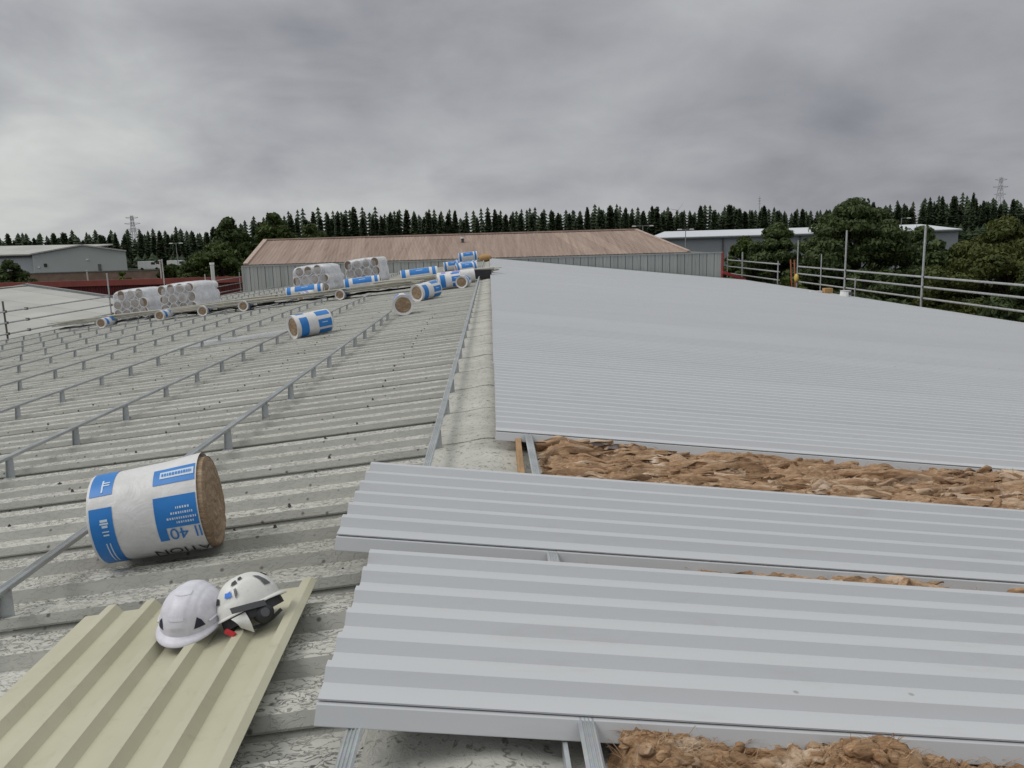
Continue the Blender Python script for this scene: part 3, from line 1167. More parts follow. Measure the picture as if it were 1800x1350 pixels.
# (x, y, axis angle deg, L, R, style, label)
ROLLS = [
    (-3.42, 15.15, 40, 0.72, 0.225, 'short', 'short blue and white roll at end of third rail, brown end facing left'),
    (-1.92, 17.45, 97, 0.62, 0.225, 'end', 'short roll with dark brown end facing viewer at end of second rail'),
    (-1.72, 21.55, 52, 0.75, 0.235, 'short', 'short blue and white roll behind the roll whose brown end faces the viewer'),
    (-7.30, 31.9, 4, 1.42, 0.26, 'long', 'long blue roll lying in front of the left one of the two taller packs'),
    (-5.20, 32.9, 8, 1.42, 0.27, 'long', 'long blue roll lying in front of the right one of the two taller packs'),
    (-2.92, 33.6, 6, 1.52, 0.29, 'long', 'longest blue and white roll, lying alone between packs and ridge'),
    (-1.28, 25.3, 10, 0.72, 0.25, 'short', 'crumpled blue banded roll at the ridge, left of a small round roll end'),
    (-0.84, 25.05, 80, 0.60, 0.19, 'end', 'small roll with pale brown round end touching the ridge rail'),
    (-1.15, 27.6, 8, 1.25, 0.24, 'violet', 'whitish roll with violet print behind the crumpled roll at the ridge'),
    (-2.00, 43.4, 10, 0.90, 0.25, 'long', 'small far blue roll alone, left of the heap at the ridge end'),
    (-1.05, 36.5, 15, 0.95, 0.24, 'long', 'nearest blue roll in the far heap beside the ridge rail'),
    (-1.10, 38.6, -6, 0.95, 0.24, 'long', 'middle blue roll in the far heap beside the ridge rail'),
    (-1.15, 41.3, 12, 1.0, 0.26, 'long', 'rear blue roll in the far heap beside the ridge rail'),
    (-1.25, 44.6, -4, 1.1, 0.27, 'long', 'farthest blue roll in the heap at the far end of the ridge'),
    (-14.10, 29.58, 86, 0.85, 0.18, 'end', 'roll end poking out under the cream bundle, leftmost by the gutter'),
    (-11.90, 29.42, 84, 0.85, 0.18, 'end', 'roll end poking out under the cream bundle below the long wrapped pack'),
    (-10.15, 28.80, 86, 0.85, 0.18, 'end', 'roll end under the cream bundle at right end of the wrapped packs'),
    (-8.60, 28.45, 84, 0.8, 0.18, 'end', 'roll end poking out left of the two taller packs'),
    (-5.05, 27.65, 80, 0.8, 0.17, 'end', 'dark shaded roll end under the cream bundle in front of taller packs'),
    (-7.02, 30.6, 60, 0.60, 0.17, 'violet', 'small crumpled white roll below the left long blue roll'),
]
for (x, y, dg_, L, R, st, lab) in ROLLS:
    # brown ends of the cut rolls face the viewer: axis angle measured from +X
    make_roll(on_l(x, y), math.radians(dg_), L, R, lab, G, spin=random.uniform(-0.15, 0.15), style=st)
# one more roll stacked on the far heap
make_roll((-1.05, 40.0, zl(-1.05) + CH + 0.46), math.radians(5), 0.9, 0.22, 'blue roll lying on top of the far heap beside the ridge', G, style='long')

# ------------------------------------------------------------------ shrink-wrapped packs of rolls


def make_pack(x, y, rz, rows, R, L, label):
    z = zl(x) + CH
    t = thing('roll_pack', (x, y, z), label, 'pack', 'shrink wrapped packs of rolls', (0, -AL, rz))
    spots = []
    for j, (nrow, off) in enumerate(rows):
        for i in range(nrow):
            spots.append(((i - (nrow - 1) / 2) * 2 * R * 0.99 + off, R + j * R * 1.76))
    for (sx, sz) in spots:
        rr = R * random.uniform(0.93, 1.0)
        m = MB()
        na = 18
        ax = random.uniform(0.9, 1.1)
        ring = [(rr * ax * math.cos(2 * PI * q / na), rr / ax * math.sin(2 * PI * q / na)) for q in range(na)]
        dy = random.uniform(-0.04, 0.02)
        A = [(sx + p, -L / 2 + dy, sz + q) for p, q in ring + ring[:1]]
        B = [(sx + p, L / 2, sz + q) for p, q in ring + ring[:1]]
        m.strip(A, B)
        inner = [(sx + p * 0.86, -L / 2 + dy, sz + q * 0.86) for p, q in ring + ring[:1]]
        m.strip(inner, A)
        ro = place('roll', m.mesh('roll', 'white_film', smooth=False), t)
        e = MB()
        e.add([(sx + p * 0.88, -L / 2 + dy + 0.003, sz + q * 0.88) for p, q in ring], [tuple(range(na))])
        place('wool_end', e.mesh('wool_end', 'pale_wool'), ro)
        e2 = MB()
        e2.add([(sx + p, L / 2 - 0.01, sz + q) for p, q in ring], [tuple(range(na))[::-1]])
        place('wool_end', e2.mesh('wool_end', 'pale_wool'), ro)
    # film pulled over the whole pack
    xs = [s[0] for s in spots]
    zs = [s[1] for s in spots]
    hw = (max(xs) - min(xs)) / 2 + R + 0.03
    hh = (max(zs) + R) / 2 + 0.02
    hl = L / 2 + 0.05
    m = MB()
    nu, nv = 56, 28

    def sp(u, v):
        a = 2 * PI * u
        b_ = PI * (v - 0.5)

        def se(c, e):
            return math.copysign(abs(c) ** e, c)
        e1, e2 = 0.34, 0.30
        X = se(math.cos(b_), e1) * se(math.cos(a), e2)
        Y = se(math.cos(b_), e1) * se(math.sin(a), e2)
        Zz = se(math.sin(b_), e1)
        fold = 0.030 * mnoise.noise((X * 2.4, Y * 2.4, Zz * 5 + x)) + 0.012 * math.sin(Zz * 9 + X)
        k_ = 1 + fold
        top = 1 - 0.10 * max(0, Zz) * (X * X)
        return (hw * X * k_ * top, hl * Y * (1 + fold * 0.5), hh + hh * Zz * (1 - 0.06 * X * X * max(0, Zz)))
    m.grid(sp, nu, nv)
    fm = m.mesh('shrink_film', 'shrink_wrap', smooth=True)
    fm.materials.append(MATS['shrink_wrap_double'])
    for pg in fm.polygons:
        pg.material_index = 0 if abs(pg.center.y) > hl * 0.93 else 1
    place('shrink_film', fm, t)
    return t


make_pack(-14.95, 34.6, math.radians(-14), [(4, 0), (4, 0.04), (3, 0.1)], 0.215, 1.3, 'long low wrapped pack of rolls nearest the left gutter')
make_pack(-12.55, 33.9, math.radians(-14), [(4, 0), (4, 0.02), (4, -0.02)], 0.215, 1.75, 'low wrapped pack of rolls adjoining the leftmost pack, smooth film side at right')
make_pack(-7.55, 35.7, math.radians(-16), [(4, 0), (4, 0.03), (3, 0.0)], 0.22, 1.5, 'left one of the two taller wrapped packs before the grey wall')
make_pack(-5.75, 38.2, math.radians(-10), [(4, 0), (4, 0.02), (4, 0.0)], 0.22, 1.3, 'right one of the two taller wrapped packs before the grey wall')

# ------------------------------------------------------------------ long cream sheet bundles laid across the rails


def bundle(a, b, label, nlay, h0, w):
    c = ((a[0] + b[0]) / 2, (a[1] + b[1]) / 2)
    t = thing('sheet_bundle', (c[0], c[1], zl(c[0]) + h0), label, 'sheet bundle', 'long cream bundles lying down the old slope')
    o = parent_origin(t)
    for i in range(nlay):
        m = MB()
        z = h0 + 0.02 + i * 0.042
        j = random.uniform(-0.05, 0.05)
        ja, jb = random.uniform(-0.3, 0.3), random.uniform(-0.3, 0.3)
        pa = Vector((a[0] + ja, a[1] + j, zl(a[0] + ja) + z))
        pb = Vector((b[0] + jb, b[1] + j, zl(b[0] + jb) + z))
        segs = 8
        for s_ in range(segs):
            p = pa.lerp(pb, s_ / segs)
            q = pa.lerp(pb, (s_ + 1) / segs)
            sag = lambda f: -0.03 * math.sin(f * PI * 3 + i) if i else -0.02 * math.sin(f * PI * 3)
            p.z += sag(s_ / segs) * 0.4
            q.z += sag((s_ + 1) / segs) * 0.4
            m.bar(p, q, w * random.uniform(0.96, 1.0), 0.034)
        m.build('sheet', 'cream_sheet', t)
    return t


bundle((-16.2, 30.1), (-7.7, 29.6), 'cream bundle of long sheets in front of the low wrapped packs', 4, 0.26, 0.36)
bundle((-11.3, 29.0), (-2.4, 27.0), 'longest cream bundle of sheets, in front of the long blue rolls', 4, 0.24, 0.38)
bundle((-4.3, 29.8), (0.25, 30.3), 'short cream bundle of sheets ending over the ridge capping', 5, 0.19, 0.40)
# dark sheets added to blacken the gap under the bundles
for (a_, b_, lab) in (((-16.0, 30.0), (-8.0, 29.6), 'dark sheet filling the gap under the cream bundle by the low packs'), ((-11.0, 28.95), (-2.6, 27.1), 'dark sheet filling the gap under the longest cream bundle'),
                      ((-4.2, 29.75), (-0.6, 30.2), 'dark sheet filling the gap under the short cream bundle near the ridge')):
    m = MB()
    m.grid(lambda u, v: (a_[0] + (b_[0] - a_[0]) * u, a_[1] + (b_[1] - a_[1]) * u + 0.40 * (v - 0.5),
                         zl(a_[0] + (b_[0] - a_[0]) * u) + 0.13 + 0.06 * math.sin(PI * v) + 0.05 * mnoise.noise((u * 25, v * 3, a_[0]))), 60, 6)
    tag(m.build('dark_sheet', 'helmet_black', origin=((a_[0] + b_[0]) / 2, (a_[1] + b_[1]) / 2, zl((a_[0] + b_[0]) / 2)), smooth=True), lab, 'dark_sheet')
m = MB()
m.box(-0.95, 0.05, 28.4, 29.1, zl(-0.5) + 0.10, zl(-0.5) + 0.42)
tag(m.build('tool_bag', 'helmet_black', origin=(-0.45, 28.75, zl(-0.5))), 'black bag on the ridge beside the cream bundle end', 'bag')
# orange packet at the far ridge end
m = MB()
R_ = random.Random(3)
m.grid(lambda u, v: (0.05 + 0.42 * math.cos(2 * PI * u) * math.sin(PI * v) * (1 + 0.15 * mnoise.noise((u * 6, v * 5, 1))) - 0.35,
                     52.5 + 0.3 * math.sin(2 * PI * u) * math.sin(PI * v), Z0 + 0.28 + 0.24 * -math.cos(PI * v) * (1 + 0.2 * mnoise.noise((u * 5, v * 4, 3)))), 20, 12)
tag(m.build('sack', 'cardboard', origin=(-0.3, 52.5, Z0 + 0.04), smooth=True), 'small orange sack at the far end of the ridge', 'sack')

# polythene offcut on the old roof
m = MB()


def poly(u, v):
    x = -6.3 + 2.9 * u
    y = 15.4 + 1.25 * v + 0.25 * mnoise.noise((u * 4, v * 2, 3)) + 0.5 * u
    z = zl(x) + CH + 0.020 + 0.012 * mnoise.noise((u * 14, v * 8, 1))
    return (x, y, z)


m.grid(poly, 40, 16)
tag(m.build('polythene_sheet', 'polythene', origin=(-4.9, 16, zl(-4.9)), smooth=True), 'pale bluish polythene sheet flat on old roof left of short roll', 'polythene')

# ------------------------------------------------------------------ beige sheet with two helmets
bm = white_sheet_mesh('roof_sheet', 2.6, 'beige_coated_steel')
bsx, bsy = -1.72, 3.10
bs = place('roof_sheet', bm, None, (bsx, bsy, zl(bsx) + CH + 0.022), (0, 0, 0))
# local X (length) runs towards the viewer, local Y across to the right
ex = Vector((0.02, -1, 0.006)).normalized()
ey = Vector((1, 0.02, TL))
ey = (ey - ex * ey.dot(ex)).normalized()
ez = ex.cross(ey)
mt = Matrix((ex, ey, ez)).transposed().to_4x4()
mt.translation = Vector((bsx, bsy, zl(bsx) + CH + 0.024))
bs.matrix_world = mt
tag(bs, 'beige ribbed sheet lying under the two helmets at lower left', 'roof sheet')


def dome(a, b, h, feat=None):
    """surface point of a helmet: u around (0 = front, turning left), v from rim 0 to crown 1"""
    def S(u, v, off=0.0):
        t = 2 * PI * u
        ph = v * PI / 2
        cu = math.cos(ph) ** 0.82
        ca, sa = math.cos(t), math.sin(t)
        aa = a * (1.06 if ca > 0 else 1.0)
        x = aa * ca * cu
        y = b * sa * cu
        z = h * math.sin(ph)
        nrm = Vector((x / aa ** 2, y / b ** 2, z / h ** 2 + 1e-4)).normalized()
        if feat:
            off += feat(u, v, x, y, z)
        return Vector((x, y, z)) + nrm * off
    return S


def uv_patch(S, poly, off, n=1):
    m = MB()
    cx = sum(p[0] for p in poly) / len(poly)
    cy = sum(p[1] for p in poly) / len(poly)
    vs = [S(cx, cy, off)]
    for ring in (0.5, 1.0):
        for i in range(len(poly)):
            p, q = poly[i], poly[(i + 1) % len(poly)]
            for s_ in (0, 0.5):
                x = p[0] + (q[0] - p[0]) * s_
                y = p[1] + (q[1] - p[1]) * s_
                vs.append(S(cx + (x - cx) * ring, cy + (y - cy) * ring, off))
    k_ = 2 * len(poly)
    fs = [(0, 1 + i, 1 + (i + 1) % k_) for i in range(k_)]
    fs += [(1 + i, 1 + k_ + i, 1 + k_ + (i + 1) % k_, 1 + (i + 1) % k_) for i in range(k_)]
    m.add(vs, fs)
    return m


def feat1(u, v, x, y, z):
    s = 0.0
    if v > 0.12:
        w = 0.030
        s += 0.0045 * (1 / (1 + math.exp((abs(y) - w) / 0.0022)))            # raised central spine
        s -= 0.0022 * math.exp(-((abs(y) - 0.062) / 0.004) ** 2)              # side grooves
    return s


def helmet_shell(t, S, mat, brim_front, nu=72, nv=26, lip=0.010):
    m = MB()

    def fn(u, v):
        return S(u, v)
    m.grid(fn, nu, nv)
    sh = place('shell', m.mesh('shell', mat, smooth=True), t)
    # rim and peak
    r = MB()
    ca = lambda u: math.cos(2 * PI * u)

    def rim(u, v):
        p = S(u, 0.0)
        d = Vector((p.x, p.y, 0)).normalized()
        out = lip + brim_front * max(0, ca(u)) ** 2
        q = p + d * (out * math.sin(v * PI)) * (1 if v <= 1 else 0) if False else p + d * (out * min(1, v * 2)) + Vector((0, 0, -0.010 * v - 0.012 * max(0, ca(u)) ** 2 * min(1, v * 2)))
        return q
    r.grid(rim, nu, 4)

    def inner(u, v):
        p = S(u, 0.0)
        d = Vector((p.x, p.y, 0)).normalized()
        a_ = p + d * (lip + brim_front * max(0, ca(u)) ** 2) + Vector((0, 0, -0.010 - 0.012 * max(0, ca(u)) ** 2))
        b_ = p - d * 0.008 + Vector((0, 0, -0.006))
        return a_.lerp(b_, v)
    r.grid(inner, nu, 3)
    place('peak', r.mesh('peak', mat, smooth=True), t)
    return sh


bz = lambda x, y: zl(x) + CH + 0.024 + 0.034
# first helmet: plain, peak towards the viewer's lower left
ht = thing('safety_helmet', (-1.145, 2.80, bz(-1.165, 0) + 0.040), 'plain white safety helmet, upright, left of the pair on beige sheet', 'helmet', 'helmets on the beige sheet',
           (math.radians(2), math.radians(6), math.radians(-95)))
S1 = dome(0.128, 0.112, 0.122, feat1)
sh = helmet_shell(ht, S1, 'helmet_lilac_white', 0.022)
for sgn in (1, -1):
    pl = [(sgn * 0.085, 0.10), (sgn * 0.085 + sgn * 0.055, 0.10), (sgn * 0.128, 0.22), (sgn * 0.108, 0.30)]
    place('vent', uv_patch(S1, pl, 0.0022).mesh('vent', 'helmet_navy'), sh)
    pl = [(sgn * 0.30, 0.10), (sgn * 0.36, 0.10), (sgn * 0.34, 0.30), (sgn * 0.31, 0.30)]
    place('vent', uv_patch(S1, pl, 0.0022).mesh('vent', 'helmet_navy'), sh)
    # raised rail low on each side
    m = MB()
    A = [S1(sgn * (0.16 + 0.2 * i / 14), 0.10 + 0.05 * i / 14, 0.003) for i in range(15)]
    B = [S1(sgn * (0.16 + 0.2 * i / 14), 0.125 + 0.05 * i / 14, 0.006) for i in range(15)]
    C = [S1(sgn * (0.16 + 0.2 * i / 14), 0.15 + 0.05 * i / 14, 0.001) for i in range(15)]
    m.strip(A, B).strip(B, C)
    place('side_rail', m.mesh('side_rail', 'helmet_lilac_white', smooth=True), sh)
# moulded panels on the spine
for v0, v1 in ((0.30, 0.37), (0.78, 0.86)):
    m = MB()
    m.grid(lambda u, v: S1((u - 0.5) * 0.075 / max(0.12, math.cos((v0 + (v1 - v0) * v) * PI / 2)), v0 + (v1 - v0) * v, 0.0016), 6, 4)
    place('spine_panel', m.mesh('spine_panel', 'helmet_lilac_white', smooth=True), sh)
m = MB()
m.grid(lambda u, v: Vector((0.118 * math.cos(2 * PI * u) * v, 0.096 * math.sin(2 * PI * u) * v, 0.0)), 28, 2)
place('liner', m.mesh('liner', 'helmet_black'), ht)

# second helmet: vented, tipped on its side, opening to the right and down


def feat2(u, v, x, y, z):
    s = 0.005 * math.exp(-(abs(y) / 0.022) ** 2) if v > 0.1 else 0
    s -= 0.004 * math.exp(-((abs(y) - 0.05) / 0.010) ** 2) if v > 0.2 else 0
    s += 0.010 * max(0, 0.25 - v) * 4 * (1 if math.cos(2 * PI * u) < -0.3 else 0.3)
    return s


ht2 = thing('safety_helmet', (-0.985, 3.065, bz(-0.985, 0) + 0.108), 'scuffed white climbing helmet with black vents, tipped on its side, blue badge', 'helmet', 'helmets on the beige sheet')
S2 = dome(0.116, 0.095, 0.122, feat2)
# crown points up and to the upper left, opening to the lower right
cz = Vector((-0.42, 0.26, 0.85)).normalized()
cx = Vector((0.80, 0.55, 0.0))
cx = (cx - cz * cx.dot(cz)).normalized()
cy = cz.cross(cx)
mt = Matrix((cx, cy, cz)).transposed().to_4x4()
mt.translation = Vector((-0.940, 2.815, bz(-0.985, 0) + 0.050))
ht2.matrix_world = mt
sh2 = helmet_shell(ht2, S2, 'helmet_cream_white', 0.014)
for pl, mat in (([(-0.10, 0.22), (-0.16, 0.24), (-0.155, 0.62), (-0.12, 0.52)], 'dark_grey_plastic'),
                ([(-0.30, 0.60), (-0.36, 0.60), (-0.35, 0.70), (-0.31, 0.74)], 'helmet_black'),
                ([(-0.24, 0.70), (-0.29, 0.68), (-0.28, 0.77), (-0.24, 0.79)], 'helmet_black'),
                ([(0.06, 0.55), (0.14, 0.50), (0.13, 0.72), (0.05, 0.76)], 'dark_grey_plastic'),
                ([(-0.02, 0.40), (0.03, 0.40), (0.02, 0.55), (-0.02, 0.55)], 'dark_grey_plastic'),
                ([(-0.46, 0.28), (-0.50, 0.28), (-0.49, 0.42), (-0.46, 0.40)], 'helmet_black')):
    place('vent', uv_patch(S2, pl, 0.0045).mesh('vent', mat), sh2)
for pl in ([(-0.355, 0.33), (-0.385, 0.33), (-0.39, 0.46), (-0.36, 0.47)], [(-0.385, 0.35), (-0.41, 0.36), (-0.405, 0.47), (-0.387, 0.46)]):
    place('badge', uv_patch(S2, pl, 0.0052).mesh('badge', 'logo_blue'), sh2)
for q in range(3):
    place('badge_lettering', uv_patch(S2, [(-0.33 + q * 0.006, 0.25 + 0.03 * q), (-0.335 + q * 0.006, 0.25 + 0.03 * q), (-0.335 + q * 0.006, 0.47), (-0.33 + q * 0.006, 0.47)], 0.005).mesh('badge_lettering', 'dark_grey_plastic'), sh2)
m = MB()
m.grid(lambda u, v: Vector((0.125 * math.cos(2 * PI * u) * math.sqrt(max(0, 1 - (0.75 * v) ** 2)), 0.100 * math.sin(2 * PI * u) * math.sqrt(max(0, 1 - (0.75 * v) ** 2)), -0.048 + 0.11 * v)), 30, 6)
place('liner', m.mesh('liner', 'helmet_black', smooth=True), ht2)
# ear cup, strap, cheek piece and buckle hanging under the near edge
m = MB()
m.grid(lambda u, v: Vector((0.012 + 0.042 * math.cos(2 * PI * u) * math.sin(PI * v), -0.085 + 0.024 * math.cos(PI * v), -0.052 + 0.038 * math.sin(2 * PI * u) * math.sin(PI * v))), 20, 10)
ec = place('ear_cup', m.mesh('ear_cup', 'helmet_black', smooth=True), ht2)
m = MB()
m.tube((0.012, -0.108, -0.052), (0.012, -0.113, -0.052), 0.018, 0.016, 16)
place('ear_cup_disc', m.mesh('ear_cup_disc', 'dark_grey_plastic'), ec)
m = MB()
m.grid(lambda u, v: Vector((-0.052 - 0.055 * v + 0.02 * u * v, -0.098 - 0.012 * math.sin(u * PI) + 0.012 * v, -0.015 - 0.085 * u * (1 - 0.45 * v))), 8, 6)
place('cheek_guard', m.mesh('cheek_guard', 'helmet_cream_white', smooth=True), ht2)
m = MB()
m.grid(lambda u, v: Vector((-0.10 + 0.13 * u, -0.106 - 0.006 * math.sin(PI * u), 0.012 - 0.03 * u + 0.024 * (v - 0.5))), 10, 2)
place('head_band', m.mesh('head_band', 'dark_grey_plastic'), ht2)
m = MB()
m.bar((-0.135, -0.060, -0.045), (-0.118, -0.085, -0.075), 0.016, 0.014)
place('buckle', m.mesh('buckle', 'red_plastic'), ht2)
m = MB()
for q in range(8):
    a0, a1 = q / 8 * PI, (q + 1) / 8 * PI
    m.bar((-0.08 + 0.02 * q, -0.085 + 0.02 * math.sin(a0), -0.07 - 0.02 * math.sin(a0)), (-0.08 + 0.02 * (q + 1), -0.085 + 0.02 * math.sin(a1), -0.07 - 0.02 * math.sin(a1)), 0.004, 0.014)
place('strap', m.mesh('strap', 'helmet_black'), ht2)
ht2.scale = (0.94, 0.94, 0.94)

# ------------------------------------------------------------------ scaffold edge protection
exec_couplers = []


def coupler(t, p):
    m = MB()
    x, y, z = p
    m.box(x - 0.05, x + 0.05, y - 0.055, y + 0.055, z - 0.05, z + 0.05)
    m.tube((x - 0.075, y, z), (x - 0.05, y, z), 0.016, n=6)
    m.tube((x, y - 0.085, z + 0.01), (x, y - 0.055, z + 0.01), 0.018, n=6)
    m.build('coupler', 'coupler_steel', t)


# right eaves
XR = 18.2
sc_r = thing('scaffold_guard_rail', (XR, 33, 0), 'long three-rail tube guard rail along the right eaves', 'guard rail', 'tube guard rails at the eaves')
for y, zt, r in ((40.6, 8.60, 0.045), (33.2, 8.68, 0.045), (26.0, 8.7, 0.045), (18.8, 8.7, 0.045), (43.6, 7.35, 0.03), (39.4, 6.25, 0.03), (47.0, 8.1, 0.035)):
    m = MB()
    m.tube((XR - 0.06, y, 0), (XR - 0.06, y, zt), r, n=10)
    m.build('standard', 'scaffold_steel', sc_r)
for z in (6.58, 6.16, 5.69):
    m = MB()
    m.tube((XR, 10, z), (XR, 47.1, z), 0.042, n=10)
    m.build('guard_tube', 'scaffold_steel', sc_r)
for y in (40.6, 33.2, 26.0):
    for z in (6.58, 6.16, 5.69):
        coupler(sc_r, (XR - 0.03, y, z))
for k_ in range(4):
    m = MB()
    m.box(XR - 0.75 + k_ * 0.24, XR - 0.53 + k_ * 0.24, 10, 47.2, 4.70, 4.74)
    m.build('scaffold_board', 'timber', sc_r)

sc_f = thing('scaffold_guard_rail', (XR, 55, 0), 'short far section of tube guard rail beside the grey wall corner', 'guard rail', 'tube guard rails at the eaves')
for y, zt in ((61.0, 7.2), (57.4, 7.28), (50.2, 6.82)):
    m = MB()
    m.tube((XR - 0.06, y, 0), (XR - 0.06, y, zt), 0.04 if y != 57.4 else 0.06, n=8)
    m.build('standard', 'scaffold_steel', sc_f)
for z in (6.62, 6.14, 5.62):
    m = MB()
    m.tube((XR, 50.1, z), (XR, 61.2, z), 0.045, n=8)
    m.build('guard_tube', 'scaffold_steel', sc_f)

# ladder in the gap
ld = thing('access_ladder', (XR + 0.1, 47.8, 0), 'orange ladder top standing in the gap between guard rails', 'ladder')
for y in (47.55, 48.15):
    m = MB()
    m.bar((XR + 0.5, y, 0.0), (XR - 0.05, y, 6.95), 0.05, 0.09, (0, 1, 0))
    m.build('stile', 'orange_paint', ld)
for q in range(24):
    z = 0.3 + q * 0.28
    f_ = z / 6.95
    m = MB()
    m.tube((XR + 0.5 - 0.55 * f_, 47.57, z), (XR + 0.5 - 0.55 * f_, 48.13, z), 0.016, n=6)
    m.build('rung', 'dark_steel', ld)
m = MB()
m.grid(lambda u, v: (XR - 0.12 + 0.12 * math.cos(2 * PI * u) * math.sin(PI * v), 46.95 + 0.22 * math.sin(2 * PI * u) * math.sin(PI * v), 5.92 - 0.24 * math.cos(PI * v) * (1 + 0.2 * mnoise.noise((u * 4, v * 4, 2)))), 14, 10)
tag(m.build('yellow_bag', 'yellow_plastic', origin=(XR - .1, 47, 5.7), smooth=True), 'small yellow bag hung on the rail beside the orange ladder', 'bag')

# bits left on the roof edge
zz = zr(17.0) + HS + SHH
m = MB()
m.box(16.85, 17.25, 39.9, 40.25, zz, zz + 0.25)
ob = m.build('cardboard_box', 'cardboard', origin=(17.05, 40.1, zz))
tag(ob, 'small orange-brown box on the white roof at the right eaves', 'box')
m = MB()
m.box(16.2, 16.8, 40.1, 40.3, zz + 0.03, zz + 0.12)
tag(m.build('offcut', 'white_paint', origin=(16.5, 40.2, zz)), 'flat white offcut lying left of the orange-brown box', 'offcut')
t = thing('white_tub', (17.0, 37.9, zz), 'white tub with dark patch on the white roof at right eaves', 'tub')
m = MB()
m.tube((17.0, 37.9, zz), (17.0, 37.9, zz + 0.24), 0.26, 0.24, 14)
m.build('body', 'white_paint', t, smooth=False)
m = MB()
m.tube((17.0, 37.9, zz + 0.24), (17.0, 37.9, zz + 0.27), 0.255, 0.255, 14)
m.build('lid', 'pole_pale', t)
m = MB()
m.box(17.05, 17.2, 37.63, 37.66, zz + 0.06, zz + 0.2)
m.build('label', 'dark_grey_plastic', t)

# left eaves
XL = -18.2
sc_l = thing('scaffold_guard_rail', (XL, 38, 0), 'thin three-rail tube guard rail along the left eaves gutter', 'guard rail', 'tube guard rails at the eaves')
for y, zt in ((30.3, 6.88), (38.7, 7.58), (45.3, 8.1), (51.8, 7.0), (58.9, 6.85), (22.5, 7.4)):
    m = MB()
    m.tube((XL, y, 0), (XL, y, zt), 0.035, n=8)
    m.build('standard', 'coupler_steel' if y < 31 else 'scaffold_steel', sc_l)
for z in (6.49, 6.07, 5.66):
    m = MB()
    m.tube((XL + 0.05, 12, z), (XL + 0.05, 59, z), 0.030, n=8)
    m.build('guard_tube', 'scaffold_steel', sc_l)
    for y in (30.3, 31.7, 38.7):
        coupler(sc_l, (XL + 0.03, y, z))

# white flue by the left eaves
t = thing('flue_pipe', (XL, 53.3, 0), 'thick white flue pipe with pale cap rising behind left eaves', 'flue')
m = MB()
m.tube((XL, 53.3, 0), (XL, 53.3, 7.55), 0.12, n=16)
m.build('pipe', 'flue_white', t, smooth=False)
m = MB()
m.tube((XL, 53.3, 7.55), (XL, 53.3, 7.68), 0.15, 0.15, n=16)
m.build('cap', 'white_paint', t)

# ------------------------------------------------------------------ grey building with brown hipped roof beyond
eb = thing('hipped_building', (-0.5, 62, 0), 'grey ribbed wall with streaky brown hipped roof at far end', 'building')
WX0, WX1, WY, WZ = -16.85, 16.0, 55.2, 7.33
m = MB()
m.box(WX0 + 0.05, WX1 - 0.05, WY + 0.08, 70, 0, WZ - 0.02)
m.build('wall', 'gutter_grey', eb)
npan = 64
pw = (WX1 - WX0) / npan
pm = MB()
A = [(0.012, 0.05), (0.02, 0.0), (pw * 0.42, 0.0), (pw * 0.47, 0.018), (pw * 0.53, 0.018), (pw * 0.58, 0.0), (pw - 0.02, 0.0), (pw - 0.012, 0.05)]
pm.strip([(x, y, 3.2) for x, y in A], [(x, y, WZ - 0.03) for x, y in A])
pme = pm.mesh('wall_panel', 'grey_cladding')
o = parent_origin(eb)
for i in range(npan):
    place('wall_panel', pme, eb, (WX0 + i * pw - o.x, WY - o.y, 0))
m = MB()
m.box(WX0 - 0.03, WX1 + 0.03, WY - 0.05, WY + 0.12, WZ - 0.03, WZ + 0.05)
m.build('parapet_trim', 'cladding_trim', eb)
m = MB()
m.box(WX0 - 0.04, WX0 + 0.1, WY - 0.04, WY + 0.1, 3, WZ - 0.03)
m.build('corner_trim', 'cladding_trim', eb)
m = MB()
m.box(WX1 - 0.02, WX1 + 0.1, WY - 0.04, WY + 0.1, 3, WZ + 0.04)
m.build('corner_trim', 'red_paint', eb)
m = MB()
m.bar((WX1 + 0.02, WY - 0.1, 6.0), (18.05, WY + 1.2, 5.38), 0.1, 0.2)
m.build('rake_flashing', 'red_paint', eb)
# brown roof: front slope in ribbed sheets, hip on the right
RX0, RX1, RYR, RZR = -17.0, 11.3, 62.2, 9.08
EY, EZ = WY + 0.15, WZ + 0.10
EX0, EX1 = -16.6, 13.75
nrs = 30
for i in range(nrs):
    f0, f1 = i / nrs, (i + 1) / nrs
    ea, eb_ = EX0 + (EX1 - EX0) * f0, EX0 + (EX1 - EX0) * f1
    ra, rb = RX0 + (RX1 - RX0) * f0, RX0 + (RX1 - RX0) * f1
    m = MB()
    nr = 4
    for q in range(nr):
        seq = [(q + 0.0) / nr, (q + 0.30) / nr, (q + 0.42) / nr, (q + 0.78) / nr, (q + 0.90) / nr, (q + 1.0) / nr]
        dz = [0, 0, 0.013, 0.013, 0, 0]
        lo = [(ea + (eb_ - ea) * s, EY, EZ + z + 0.004 * (i % 2)) for s, z in zip(seq, dz)]
        hi = [(ra + (rb - ra) * s, RYR, RZR + z + 0.004 * (i % 2)) for s, z in zip(seq, dz)]
        m.strip(lo, hi)
    m.build('roof_sheet', 'brown_roof_sheet', eb)
m = MB()
m.add([(EX1, EY, EZ), (EX1 + 0.4, 69, EZ), (RX1, RYR, RZR)], [(0, 1, 2)])
m.add([(EX0, 69.2, EZ), (RX0, RYR, RZR), (RX1, RYR, RZR), (EX1 + .4, 69.2, EZ)], [(0, 1, 2, 3)])
m.add([(RX0, EY + .3, EZ - .1), (RX0, RYR, RZR - 0.02), (RX0, 69, EZ - .1)], [(0, 1, 2)])
m.build('rear_roof', 'brown_roof_sheet', eb)
m = MB()
m.bar((RX0 - 0.1, RYR, RZR + 0.06), (RX1, RYR, RZR + 0.06), 0.3, 0.10)
